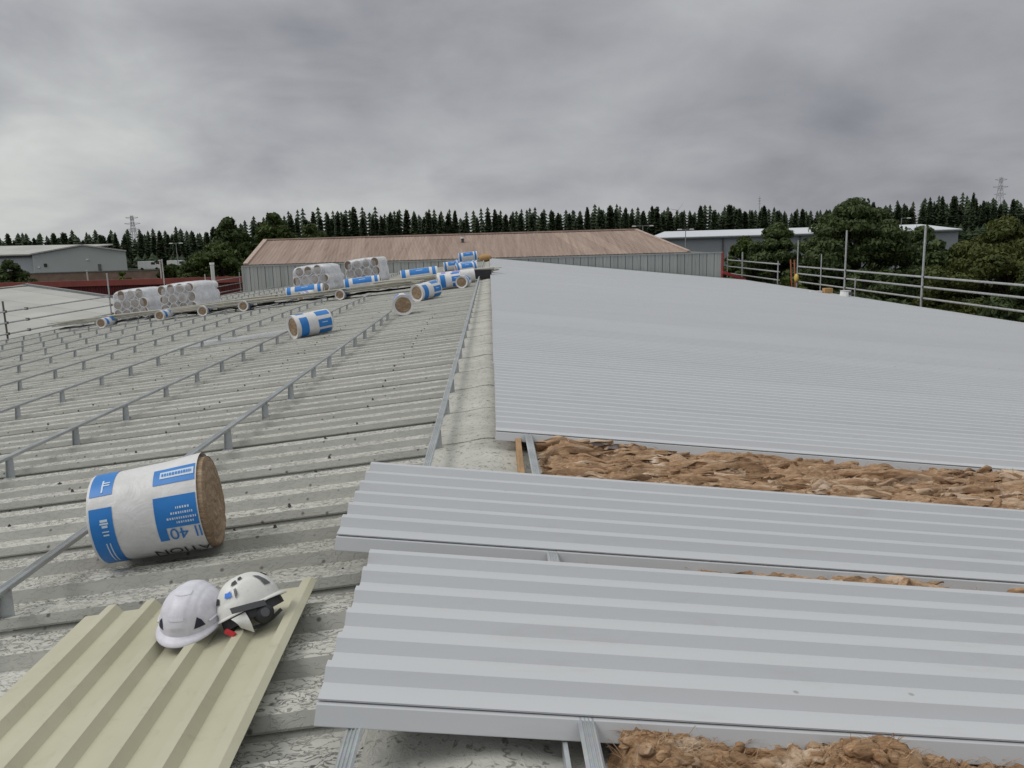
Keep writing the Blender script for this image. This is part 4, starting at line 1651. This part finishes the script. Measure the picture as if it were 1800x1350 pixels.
m.build('ridge_cap', 'brown_trim', eb)
m = MB()
m.bar((RX1, RYR - .02, RZR + 0.05), (EX1, EY, EZ + 0.06), 0.26, 0.10)
m.build('hip_cap', 'brown_trim', eb)
m = MB()
m.bar((RX0 - 0.02, RYR, RZR + 0.07), (EX0 - 0.05, EY, EZ + 0.06), 0.30, 0.10)
m.build('verge_cap', 'brown_trim', eb)
m = MB()
m.bar((EX0 - .1, EY - .08, EZ - 0.03), (EX1 + 0.1, EY - 0.08, EZ - 0.03), 0.10, 0.05)
m.build('eaves_gutter', 'gutter_grey', eb)
t_ = MB()
t_.tube((-1.95, 59.8, 8.45), (-1.95, 59.8, 8.80), 0.10, n=10)
vt = t_.build('roof_vent', 'dark_steel', eb)
t_ = MB()
t_.tube((-1.95, 59.8, 8.80), (-1.95, 59.8, 8.90), 0.18, 0.14, n=10)
t_.build('vent_cowl', 'pole_pale', vt)

# ------------------------------------------------------------------ pale low roof and red shed on the left
pr = thing('pale_roof_shed', (-39, 34, 0), 'low shed with pale shallow gable roof beyond the left eaves', 'building')
AX, AZ = -38.8, 5.95
nn = 26
for i in range(nn):
    y0_, y1_ = -10 + 78.0 * i / nn, -10 + 78.0 * (i + 1) / nn
    for sg, w_ in ((1, 14.0), (-1, 14.0)):
        m = MB()
        xb, zb = AX + sg * w_, AZ - 0.175 * w_
        dz = 0.012 * (i % 2)
        m.hexa([(AX, y0_, AZ - .05), (xb, y0_, zb - .05), (xb, y1_, zb - .05), (AX, y1_, AZ - .05)],
               [(AX, y0_, AZ + dz), (xb, y0_, zb + dz), (xb, y1_, zb + dz), (AX, y1_, AZ + dz)])
        m.build('roof_sheet', 'pale_roof', pr)
m = MB()
for sg in (1, -1):
    m.bar((AX, 68.1, AZ + 0.05), (AX + sg * 14.1, 68.1, AZ - 0.175 * 14.1 + 0.05), 0.35, 0.30)
m.build('verge_trim', 'pale_verge', pr)
m = MB()
m.bar((AX, -10, AZ + 0.05), (AX, 68, AZ + 0.05), 0.4, 0.06)
m.build('ridge_cap', 'pale_roof', pr)
m = MB()
wz = AZ - 0.175 * 13.6 - 0.06
m.add([(AX - 13.6, -9.9, 0), (AX + 13.6, -9.9, 0), (AX + 13.6, -9.9, wz), (AX, -9.9, AZ - .08), (AX - 13.6, -9.9, wz),
       (AX - 13.6, 67.9, 0), (AX + 13.6, 67.9, 0), (AX + 13.6, 67.9, wz), (AX, 67.9, AZ - .08), (AX - 13.6, 67.9, wz)],
      [(0, 1, 2, 3, 4), (9, 8, 7, 6, 5), (0, 4, 9, 5), (1, 6, 7, 2)])
m.build('wall', 'render_wall', pr)

rs = thing('red_shed', (-42, 82, 0), 'long dark red ribbed shed behind the pale low roof', 'building')
o = parent_origin(rs)
rx0, rx1 = -64.0, -19.0
npan = 46
pw = (rx1 - rx0) / npan
pm = MB()
seq = []
for q in range(4):
    b0 = q * pw / 4
    seq += [(b0 + 0.01, 0.06), (b0 + 0.04, 0.0), (b0 + pw / 8, 0.0), (b0 + pw / 8 + 0.04, 0.06)]
seq += [(pw - 0.005, 0.06)]
pm.strip([(x, y, 1.0) for x, y in seq], [(x, y, 5.6) for x, y in seq])
pme = pm.mesh('wall_panel', 'red_cladding')
for i in range(npan):
    place('wall_panel', pme, rs, (rx0 + i * pw - o.x, 75 - o.y, 0))
m = MB()
m.box(rx0, rx1, 75.1, 89.9, 0, 4.9)
m.build('wall', 'red_cladding', rs)
m = MB()
m.hexa([(rx0 - .2, 74.85, 5.55), (rx1 + .2, 74.85, 5.45), (rx1 + .2, 75.2, 5.45), (rx0 - .2, 75.2, 5.55)],
       [(rx0 - .2, 74.9, 6.06), (rx1 + .2, 74.9, 5.98), (rx1 + .2, 75.2, 5.98), (rx0 - .2, 75.2, 6.06)])
m.build('fascia', 'red_flashing', rs)
m = MB()
m.hexa([(rx0 - .2, 75.2, 5.9), (rx1 + .2, 75.2, 5.82), (rx1 + .2, 90, 4.95), (rx0 - .2, 90, 5.0)],
       [(rx0 - .2, 75.2, 6.0), (rx1 + .2, 75.2, 5.92), (rx1 + .2, 90, 5.05), (rx0 - .2, 90, 5.1)])
m.build('roof', 'red_flashing', rs)

# ------------------------------------------------------------------ far warehouses
lw = thing('grey_warehouse', (-104, 215, 0), 'pale grey gabled warehouse far left in front of the forest', 'building')
gx0, gx1, ax = -111.4, -88.9, -99.1
m = MB()
m.add([(gx0, 200, 0), (gx1, 200, 0), (gx1, 200, 8.5), (ax, 200, 10.15), (gx0, 200, 8.35),
       (gx0 * 1.16, 230, 0), (gx1 * 1.16, 230, 0), (gx1 * 1.16, 230, 8.5), (ax * 1.16, 230, 10.15), (gx0 * 1.16, 230, 8.35)],
      [(0, 1, 2, 3, 4), (9, 8, 7, 6, 5), (1, 6, 7, 2), (0, 4, 9, 5)])
m.build('gable_wall', 'warehouse_grey', lw)
m = MB()
m.box(-140, gx0 - 0.1, 203, 230, 0, 8.15)
m.build('side_wall', 'warehouse_light', lw)
m = MB()
m.hexa([(gx0 - .4, 199.6, 8.30), (ax, 199.6, 10.15), (ax * 1.16, 231, 10.15), (gx0 * 1.16, 231, 8.30)], [(gx0 - .4, 199.6, 8.6), (ax, 199.6, 10.45), (ax * 1.16, 231, 10.45), (gx0 * 1.16, 231, 8.6)])
m.hexa([(ax, 199.6, 10.15), (gx1 + .4, 199.6, 8.45), (gx1 * 1.16, 231, 8.45), (ax * 1.16, 231, 10.15)], [(ax, 199.6, 10.45), (gx1 + .4, 199.6, 8.75), (gx1 * 1.16, 231, 8.75), (ax * 1.16, 231, 10.45)])
m.hexa([(-141, 202, 8.2), (gx0 - .4, 202, 8.2), (ax, 216, 10.2), (-141, 216, 10.6)], [(-141, 202, 8.6), (gx0 - .4, 202, 8.5), (ax, 216, 10.5), (-141, 216, 10.9)])
m.build('roof', 'warehouse_roof', lw)
m = MB()
m.box(-141, gx0 - 0.3, 202.6, 203.0, 7.7, 8.2)
m.build('eaves_gutter', 'gutter_grey', lw)
for (xa, xb, za, zb, nm, mt_) in ((-108.9, -108.2, 5.3, 6.1, 'window', 'dark_glass'), (-98.6, -98.0, 6.6, 6.9, 'wall_light', 'white_paint'), (-95.9, -95.2, 4.0, 5.6, 'door', 'gutter_grey'),
                               (-110.4, -110.0, 5.1, 5.4, 'wall_light', 'white_paint')):
    m = MB()
    m.box(xa, xb, 199.85, 199.95, za, zb)
    m.build(nm, mt_, lw)
m = MB()
m.box(gx0 + 0.2, gx1 - .2, 199.4, 199.7, 3.7, 3.95)
m.build('canopy', 'gutter_grey', lw)
bw = thing('brick_wall', (-96, 188, 0), 'brown brick yard wall below the pale grey warehouse', 'wall')
m = MB()
m.box(-110, -66, 187.8, 188.2, 0, 4.0)
m.build('wall', 'brick_far', bw)
m = MB()
m.box(-110.1, -65.9, 187.7, 188.3, 4.0, 4.15)
m.build('coping', 'gutter_grey', bw)

rw = thing('white_roof_warehouse', (60, 185, 0), 'distant warehouse with bright white roof right of the brown roof', 'building')
m = MB()
m.box(34, 100, 170, 200, 0, 8.0)
m.build('wall', 'bluegrey_wall', rw)
m = MB()
m.hexa([(33.5, 169.5, 8.0), (100.5, 169.5, 8.0), (100.5, 186, 9.3), (40.5, 186, 9.3)], [(33.5, 169.5, 8.2), (100.5, 169.5, 8.2), (100.5, 186, 9.5), (40.5, 186, 9.5)])
m.build('roof', 'bright_roof', rw)
m = MB()
m.box(33.5, 100.5, 169.3, 169.6, 7.75, 8.05)
m.build('eaves_gutter', 'gutter_grey', rw)
for x in (49.5, 66, 82):
    m = MB()
    m.tube((x, 169.8, 0), (x, 169.8, 7.8), 0.16, n=6)
    m.build('downpipe', 'gutter_grey', rw)

# white vans by the far left warehouse


def van(x, y, z, label, rz):
    t = thing('parked_van', (x, y, z), label, 'van', 'white vans beyond the brick wall', (0, 0, rz))
    m = MB()
    pr_ = [(-2.6, 0.4), (2.3, 0.4), (2.6, 0.9), (2.45, 1.25), (1.75, 1.4), (1.1, 2.25), (-2.5, 2.3), (-2.6, 2.1)]
    n = len(pr_)
    m.add([(px, -0.95, pz) for px, pz in pr_] + [(px, 0.95, pz) for px, pz in pr_], [tuple(range(n)), tuple(range(n, 2 * n))[::-1]] + [(i, n + i, n + (i + 1) % n, (i + 1) % n) for i in range(n)])
    place('body', m.mesh('body', 'white_paint'), t)
    m = MB()
    m.hexa([(1.78, -0.85, 1.44), (1.80, -0.85, 1.42), (1.80, 0.85, 1.42), (1.78, 0.85, 1.44)], [(1.13, -0.85, 2.20), (1.18, -0.85, 2.22), (1.18, 0.85, 2.22), (1.13, 0.85, 2.20)])
    place('windscreen', m.mesh('windscreen', 'dark_glass'), t)
    m = MB()
    m.box(0.5, 1.4, -0.965, -0.955, 1.4, 2.0)
    place('side_window', m.mesh('side_window', 'dark_glass'), t)
    for wx in (-1.7, 1.7):
        for wy in (-0.9, 0.9):
            m = MB()
            m.tube((wx, wy - 0.1, 0.36), (wx, wy + 0.1, 0.36), 0.36, n=12)
            place('wheel', m.mesh('wheel', 'rubber'), t)
    return t


# raised yard behind the wall
m = MB()
m.box(-120, -40, 189, 235, 0.02, 3.6)
tag(m.build('terrain', 'yard_ground', origin=(-80, 210, 0)), kind='structure')
van(-86.0, 206, 3.6, 'white van parked right of the far grey warehouse', 0.3)
van(-79.0, 207, 3.6, 'white van parked between the far grey warehouse and lamp post', 0.0)
van(-66.5, 210, 3.6, 'white van parked right of the thin lamp post', 0.1)

# ------------------------------------------------------------------ poles, lamps, pylons


def lamp(x, y, h, z0, label, arm=0.9, two=True, r=0.07):
    t = thing('street_lamp', (x, y, z0), label, 'street lamp', 'lamp posts around the estate')
    m = MB()
    m.tube((x, y, z0), (x, y, z0 + h), r * 1.4, r * 0.8, n=8)
    m.build('post', 'pole_grey', t)
    m = MB()
    m.bar((x - (arm if two else 0), y, z0 + h), (x + arm, y, z0 + h + 0.05), 0.08, 0.08)
    m.build('arm', 'pole_grey', t)
    for s_ in ((-1, 1) if two else (1,)):
        m = MB()
        m.hexa([(x + s_ * arm - 0.35, y - 0.15, z0 + h - 0.06), (x + s_ * arm + 0.35, y - 0.15, z0 + h - 0.06), (x + s_ * arm + 0.35, y + 0.15, z0 + h - 0.06), (x + s_ * arm - 0.35, y + 0.15, z0 + h - 0.06)],
               [(x + s_ * arm - 0.25, y - 0.1, z0 + h + 0.1), (x + s_ * arm + 0.25, y - 0.1, z0 + h + 0.1), (x + s_ * arm + 0.25, y + 0.1, z0 + h + 0.1), (x + s_ * arm - 0.25, y + 0.1, z0 + h + 0.1)])
        m.build('lantern', 'lamp_glass', t)
    return t


lamp(-57.4, 150, 9.7, 0, 'thin lamp post standing before dark forest left of green bush')
lamp(24.8, 130, 10.2, 0, 'lamp post with crossbar above right end of the brown roof', 1.4)
lamp(29.3, 120, 9.4, 0, 'lamp post in front of the white roofed warehouse', 0.9)
lamp(72.1, 140, 10.4, 0, 'lamp post with one arm between the dark trees at right', 1.3, False)
for (x, y, h, lab, r) in ((-36.4, 90, 7.4, 'pale straight post rising behind the red shed', 0.10), (-49.4, 100, 6.3, 'short pale post before the brick yard wall', 0.10)):
    t = thing('post', (x, y, 0), lab, 'post')
    m = MB()
    m.tube((x, y, 0), (x, y, h), r, r * 0.8, n=8)
    m.build('shaft', 'pole_pale', t)
    m = MB()
    m.tube((x, y, h), (x, y, h + 0.12), r * 1.4, r * 1.2, n=8)
    m.build('cap', 'pole_pale', t)


def pylon(x, y, h, label, wb, arms=3):
    t = thing('pylon', (x, y, 0), label, 'pylon', 'lattice pylons beyond the forest')
    m = MB()
    lev = 9
    prev = None
    for i in range(lev + 1):
        f = i / lev
        w = wb * (1 - f) ** 1.3 / 2 + 0.45
        c = [(x - w, y - w, h * f), (x + w, y - w, h * f), (x + w, y + w, h * f), (x - w, y + w, h * f)]
        if prev:
            for q in range(4):
                m.bar(prev[q], c[q], 0.17, 0.17, (0.3, 0.7, 0.1))
                m.bar(prev[q], c[(q + 1) % 4], 0.08, 0.08, (0.3, 0.7, 0.1))
                m.bar(prev[(q + 1) % 4], c[q], 0.08, 0.08, (0.3, 0.7, 0.1))
        prev = c
    m.build('tower', 'pylon_grey', t)
    for i in range(arms):
        z = h * (0.97 - 0.11 * i)
        m = MB()
        wv = 3.0 + (i == 1) * 0.8
        for s_ in (-1, 1):
            m.bar((x, y, z), (x + s_ * wv, y, z - 0.2), 0.2, 0.2)
            m.bar((x, y, z - 1.1), (x + s_ * wv, y, z - 0.3), 0.14, 0.14)
        m.build('cross_arm', 'pylon_grey', t)
    return t


pylon(-173, 400, 25.4, 'small lattice pylon above the forest at left', 4.5)
pylon(255, 400, 32.5, 'taller lattice pylon above the forest at far right', 6.0)
t = thing('radio_mast', (117.5, 350, 0), 'thin radio mast sticking out of the forest', 'mast')
m = MB()
m.tube((117.5, 350, 0), (117.5, 350, 24.2), 0.35, 0.12, n=6)
m.build('shaft', 'pylon_grey', t)
m = MB()
for z in (21.0, 22.2, 23.2):
    m.tube((116.9, 350, z), (118.1, 350, z), 0.12, n=6)
m.build('antenna', 'pylon_grey', t)
t = thing('wind_turbine', (140, 600, 0), 'pale wind turbine barely showing above the forest', 'wind turbine')
m = MB()
m.tube((140, 600, 0), (140, 600, 26.7), 0.9, 0.5, n=10)
m.build('tower', 'turbine_white', t)
m = MB()
m.bar((140, 598.5, 26.8), (140, 602, 26.8), 1.2, 1.2)
m.build('nacelle', 'turbine_white', t)
for q in range(3):
    a = math.radians(50 + 120 * q)
    m = MB()
    c = Vector((140, 598, 26.8))
    tip = c + Vector((math.cos(a), 0, math.sin(a))) * 6.5
    m.tube(c, tip, 0.3, 0.08, n=6)
    m.build('blade', 'turbine_white', t)

# ------------------------------------------------------------------ conifers


def conifer_mesh(seed, H, R, narrow):
    r = random.Random(seed)
    m = MB()
    z = H * 0.05
    while z < H * 0.985:
        f = z / H
        env = (1 - f) ** narrow
        rad = R * (env * r.uniform(0.72, 1.08)) + 0.10
        nb = max(6, int(10 * (1 - f) + 6))
        a0 = r.uniform(0, 6.28)
        for q in range(nb):
            a = a0 + 2 * PI * q / nb + r.uniform(-0.25, 0.25)
            L = rad * r.uniform(0.65, 1.15)
            zz = z + r.uniform(-0.22, 0.22)
            rise = r.uniform(-0.35, 0.25) * L + (0.35 if f > 0.8 else 0)
            w = L * 0.34 + 0.10
            ca, sa = math.cos(a), math.sin(a)

            def pt(rr, s_, dz):
                return (ca * rr - sa * s_, sa * rr + ca * s_, zz + dz)
            vs = [pt(0, 0, 0.1), pt(L * 0.45, -w, rise * 0.4 - 0.18), pt(L * 0.55, w, rise * 0.4 - 0.2), pt(L, 0, rise), pt(L * 0.78, -w * 0.8, rise * 0.7 - 0.25), pt(L * 0.82, w * 0.75, rise * 0.7 - 0.3), pt(L * 0.5, 0, rise * 0.5 + 0.12)]
            m.add(vs, [(0, 1, 6), (0, 6, 2), (1, 4, 6), (6, 5, 2), (6, 4, 3), (6, 3, 5)])
        z += H * 0.030 * (1 - 0.55 * f)
    for q in range(3):
        a = q * 2.1
        m.add([(0.12 * math.cos(a), 0.12 * math.sin(a), H * 0.95), (0.12 * math.cos(a + 2), 0.12 * math.sin(a + 2), H * 0.95), (0, 0, H * 1.03)], [(0, 1, 2)])
    # dense inner foliage
    for i in range(520):
        f = r.random() ** 1.2 * 0.95 + 0.02
        rr = R * (1 - f) ** narrow * r.uniform(0.05, 0.8)
        a = r.uniform(0, 6.28)
        s_ = 0.16 + 0.42 * (1 - f)
        c = Vector((rr * math.cos(a), rr * math.sin(a), H * f))
        u = Vector((r.uniform(-1, 1), r.uniform(-1, 1), r.uniform(-1, 1))).normalized() * s_
        v = u.orthogonal().normalized() * s_
        m.add([c - u - v, c + u - v, c + u + v, c - u + v], [(0, 1, 2, 3)])
    crown = m.mesh('crown', 'conifer_needles')
    tr_ = MB()
    tr_.tube((0, 0, 0), (0, 0, H * 0.95), 0.24, 0.03, n=6)
    return crown, tr_.mesh('trunk', 'bark')


CV = [conifer_mesh(s, 18.0, rr, nw_) for s, rr, nw_ in ((1, 2.4, 0.46), (2, 2.1, 0.38), (3, 2.9, 0.56), (4, 2.2, 0.42), (5, 2.5, 0.36), (6, 2.0, 0.50), (7, 2.7, 0.44), (8, 2.3, 0.34))]
# silhouette of the tree tops at Y=250 (x, height)
tops = [(-260, 15.5), (-148, 14.9), (-127, 14.6), (-109, 14.2), (-83, 15.4), (-65, 19.2), (-51, 20.2), (-36, 19.5), (-20, 18.9), (-1, 18.1), (16, 18.0), (34, 18.1), (51, 17.6), (69, 17.8), (87, 16.6), (99, 15.6), (124, 17.2), (140, 18.2), (149, 19.0), (156, 17.8), (167, 16.6), (260, 16.0)]


def top_h(x):
    for (xa, ha), (xb, hb_) in zip(tops, tops[1:]):
        if xa <= x <= xb:
            return ha + (hb_ - ha) * (x - xa) / (xb - xa)
    return 15.5


def forest_label(x):
    if x < -86:
        return 'dark conifer in the far treeline behind the pale grey warehouse', 'conifers behind the grey warehouse'
    if x < -28:
        return 'dark conifer in the treeline behind left half of the brown roof', 'conifers left behind the brown roof'
    if x < 45:
        return 'dark conifer in the treeline behind right half of the brown roof', 'conifers right behind the brown roof'
    return 'dark conifer in the treeline behind the right hand trees', 'conifers at the right'


def put_conifer(x, y, h, wide=1.0):
    crown, trunk = random.choice(CV)
    lab, grp = forest_label(x * 250 / y)
    t = thing('conifer_tree', (x, y, 0), lab, 'conifer', grp, (0, 0, random.uniform(0, 6.28)))
    s_ = h / 18.5
    w_ = s_ * random.uniform(0.8, 1.15) * wide
    t.scale = (w_, w_, s_)
    place('crown', crown, t)
    place('trunk', trunk, t)


x = -172.0
while x < 185:
    h = top_h(x) * random.uniform(0.86, 1.03)
    left = x < -75
    put_conifer(x, 250 + random.uniform(-5, 5), h, 1.15 if left else 1.0)
    x += random.uniform(2.0, 3.8) if not left else random.uniform(2.4, 4.6)
x = -178.0
while x < 195:
    put_conifer(x * 262 / 250, 262 + random.uniform(-4, 4), top_h(x) * random.uniform(0.80, 0.95) * 1.03, 1.25)
    x += random.uniform(2.6, 4.0)
m = MB()
rr_ = random.Random(5)
for row, (yy, f) in enumerate(((270, 0.90), (282, 0.92), (243, 0.5))):
    x = -190.0
    while x < 205:
        H = top_h(x) * f * rr_.uniform(0.85, 1.05) * yy / 250
        R = 3.0 * rr_.uniform(0.8, 1.3)
        xx = x * yy / 250
        yj = yy + rr_.uniform(-3, 3)
        for i in range(17):
            fz = 0.05 + 0.93 * i / 16
            rad = R * ((1 - fz) ** 0.45 + 0.03)
            nb = 7
            a0 = rr_.uniform(0, 6.28)
            for q in range(nb):
                a = a0 + 2 * PI * q / nb
                L = rad * rr_.uniform(0.7, 1.2)
                z = H * fz
                ca, sa = math.cos(a), math.sin(a)
                w = L * 0.5 + 0.1
                m.add([(xx, yj, z + 0.8), (xx + ca * L * 0.6 - sa * w, yj + sa * L * 0.6 + ca * w, z - 0.3), (xx + ca * L, yj + sa * L, z - 0.5), (xx + ca * L * 0.6 + sa * w, yj + sa * L * 0.6 - ca * w, z - 0.3)], [(0, 1, 2), (0, 2, 3)])
        x += rr_.uniform(1.6, 2.6)
fo = m.build('forest', 'conifer_needles', origin=(0, 275, 0))
tag(fo, 'deep mass of dark conifers filling in behind the front trees', 'forest', kind='stuff')

# ------------------------------------------------------------------ broadleaf trees


def broadleaf(x, y, h, rx, label, mat, seed, z_low=0.22, nclump=46, leaf_s=0.30, per=300, flat=1.0, group=None, top_pull=1.0, name='tree', ry=None):
    r = np.random.default_rng(seed)
    R = random.Random(seed)
    ry = ry or rx
    t = thing(name, (x, y, 0), label, 'tree' if name == 'tree' else 'bush', group)
    tr_ = MB()
    pts = [Vector((0, 0, 0)), Vector((0.1 * rx, 0.05 * rx, h * 0.3)), Vector((0.05 * rx, -0.05 * rx, h * 0.62)), Vector((0, 0, h * 0.9))]
    rad = [h * 0.028, h * 0.021, h * 0.012, h * 0.003]
    for i in range(3):
        tr_.tube(pts[i], pts[i + 1], rad[i], rad[i + 1], n=8, cap=False)
    cl = []
    for i in range(int(nclump * 1.7)):
        f = R.uniform(z_low, 1.0)
        # crown envelope: widest at ~45 percent
        q = (f - z_low) / (1 - z_low)
        env = math.sin(PI * min(1, (q * 0.92 + 0.10))) ** 0.65 * (1 if q < 0.45 else 1 - 0.35 * (q - 0.45) * top_pull)
        a = R.uniform(0, 2 * PI)
        rr = math.sqrt(R.uniform(0.08, 1.0)) * 0.88
        c = Vector((rx * env * rr * math.cos(a), ry * env * rr * math.sin(a), h * f * 0.94))
        s_ = min(rx, h * 0.4) * R.uniform(0.13, 0.27) * (1.0 if q < 0.8 else 0.75)
        cl.append((c, s_))
        if i % 2 == 0:
            k0 = Vector((0.05 * rx, 0, max(h * 0.18, c.z * 0.62)))
            mid = k0.lerp(c, 0.5) + Vector((0, 0, -0.04 * h))
            tr_.tube(k0, mid, h * 0.008, h * 0.005, n=5, cap=False)
            tr_.tube(mid, c, h * 0.005, h * 0.002, n=5, cap=False)
    tob = tr_.mesh('trunk', 'bark')
    place('trunk', tob, t)
    V, F = [], []
    n0 = 0
    for c, s_ in cl:
        n = int(per * 1.15 * (s_ / (0.28 * min(rx, h * 0.4))) ** 2)
        d = r.normal(size=(n, 3))
        d /= np.linalg.norm(d, axis=1)[:, None]
        rad_ = s_ * (0.55 + 0.55 * r.random(n) ** 0.6)
        p = np.array(c) + d * rad_[:, None] * np.array([1.15, 1.15, 0.72 * flat])
        u = r.normal(size=(n, 3)) + d * 0.2
        u -= d * (u * d).sum(1)[:, None] * 0.55
        u /= np.linalg.norm(u, axis=1)[:, None]
        w = np.cross(u, d + 0.5 * r.normal(size=(n, 3)))
        w /= np.linalg.norm(w, axis=1)[:, None]
        sz = leaf_s * (0.6 + 0.8 * r.random(n))[:, None]
        a_ = p - u * sz * 0.9
        b_ = p + w * sz * 0.45
        c_ = p + u * sz * 0.9 - np.array([0, 0, 0.25]) * sz
        d_ = p - w * sz * 0.45
        V.append(np.stack([a_, b_, c_, d_], 1).reshape(-1, 3))
        F.append(np.arange(n * 4).reshape(-1, 4) + n0)
        n0 += n * 4
    V = np.concatenate(V)
    F = np.concatenate(F)
    me = bpy.data.meshes.new('crown')
    me.vertices.add(len(V))
    me.vertices.foreach_set('co', V.ravel())
    me.loops.add(F.size)
    me.loops.foreach_set('vertex_index', F.ravel())
    me.polygons.add(len(F))
    me.polygons.foreach_set('loop_start', np.arange(0, F.size, 4))
    me.polygons.foreach_set('loop_total', np.full(len(F), 4))
    me.update()
    me.materials.append(MATS[mat])
    place('crown', me, t)
    return t


GR = 'trees beyond the right eaves'
broadleaf(27.9, 61, 11.6, 5.3, 'tall dark green tree with feathery top behind the right guard rail', 'leaf_dark', 3, z_low=0.12, nclump=85, leaf_s=0.17, per=620, flat=0.7, group=GR, top_pull=1.5)
broadleaf(23.6, 66, 9.9, 3.0, 'slim dark tree left of the tall feathery tree', 'leaf_dark', 4, z_low=0.12, nclump=46, leaf_s=0.18, per=520, group=GR, top_pull=1.4)
broadleaf(31.2, 48, 9.3, 5.2, 'broad olive green tree at the right edge of the view', 'leaf_olive', 5, z_low=0.10, nclump=80, leaf_s=0.145, per=820, group=GR)
broadleaf(38.5, 52, 10.6, 5.0, 'tall olive tree beyond the right edge behind the broad one', 'leaf_olive', 6, z_low=0.10, nclump=60, leaf_s=0.17, per=600, group=GR)
broadleaf(33.5, 66, 7.8, 4.2, 'low dark tree filling between feathery tree and olive tree', 'leaf_dark', 7, z_low=0.06, nclump=50, leaf_s=0.18, per=520, group=GR)
broadleaf(26.8, 84, 8.7, 2.7, 'small round tree in front of the white roofed warehouse', 'leaf_mid', 8, z_low=0.2, nclump=34, leaf_s=0.28, per=280, group=GR)
broadleaf(31.5, 88, 7.6, 2.6, 'ragged small tree right of the small round tree', 'leaf_dark', 9, z_low=0.1, nclump=30, leaf_s=0.28, per=220, group=GR)
broadleaf(24.5, 52, 6.2, 3.4, 'low leafy tree just beyond the orange ladder', 'leaf_dark', 10, z_low=0.05, nclump=44, leaf_s=0.15, per=560, group=GR)
broadleaf(28.0, 40, 6.4, 3.6, 'low dark leafy tree behind the middle of the right guard rail', 'leaf_dark', 11, z_low=0.05, nclump=48, leaf_s=0.15, per=560, group=GR)
broadleaf(25.5, 30, 5.9, 3.2, 'low dark tree behind nearest part of the right guard rail', 'leaf_dark', 12, z_low=0.05, nclump=44, leaf_s=0.14, per=560, group=GR)
broadleaf(22.2, 58.5, 5.6, 2.2, 'bright green bush behind the short far guard rail', 'leaf_grass', 13, z_low=0.1, nclump=26, leaf_s=0.2, per=260, group=GR, name='bush')
GL = 'trees beyond the left sheds'
broadleaf(-37.2, 112, 9.9, 6.0, 'rounded olive green tree left of the brown roof', 'leaf_mid', 21, z_low=0.15, nclump=70, leaf_s=0.34, per=300, group=GL)
broadleaf(-43.8, 138, 14.2, 4.4, 'dark ragged tree with spiky top at left of the treeline', 'leaf_dark', 22, z_low=0.12, nclump=48, leaf_s=0.42, per=200, group=GL, top_pull=1.6)
broadleaf(-37.0, 141, 14.8, 4.6, 'taller mid green tree right of the spiky topped one', 'leaf_mid', 23, z_low=0.12, nclump=54, leaf_s=0.42, per=230, group=GL, top_pull=1.3)
broadleaf(-30.5, 140, 12.8, 4.4, 'dark green tree rising behind left end of the brown roof', 'leaf_dark', 24, z_low=0.12, nclump=50, leaf_s=0.42, per=220, group=GL)
broadleaf(-45.5, 118, 7.2, 4.2, 'low green bush left of the rounded olive tree', 'leaf_mid', 25, z_low=0.1, nclump=36, leaf_s=0.34, per=240, group=GL, name='bush')
broadleaf(-70.5, 120, 7.9, 3.6, 'dark bush in front of the far grey warehouse at left edge', 'leaf_dark', 26, z_low=0.08, nclump=36, leaf_s=0.32, per=260, group=GL, name='bush')
broadleaf(-54.2, 120, 5.7, 2.2, 'small yellowish bush before the brick yard wall', 'leaf_grass', 27, z_low=0.1, nclump=22, leaf_s=0.26, per=240, group=GL, name='bush')
broadleaf(-57.5, 160, 8.2, 4.0, 'dark low tree between grey warehouse and thin lamp post', 'leaf_dark', 28, z_low=0.1, nclump=36, leaf_s=0.4, per=220, group=GL)
broadleaf(-50.0, 165, 8.0, 4.2, 'dark low tree right of the thin lamp post', 'leaf_dark', 29, z_low=0.1, nclump=36, leaf_s=0.4, per=220, group=GL)
broadleaf(43.5, 80, 8.9, 4.0, 'dark tree behind the olive tree at right', 'leaf_dark', 30, z_low=0.08, nclump=44, leaf_s=0.3, per=260, group=GR)
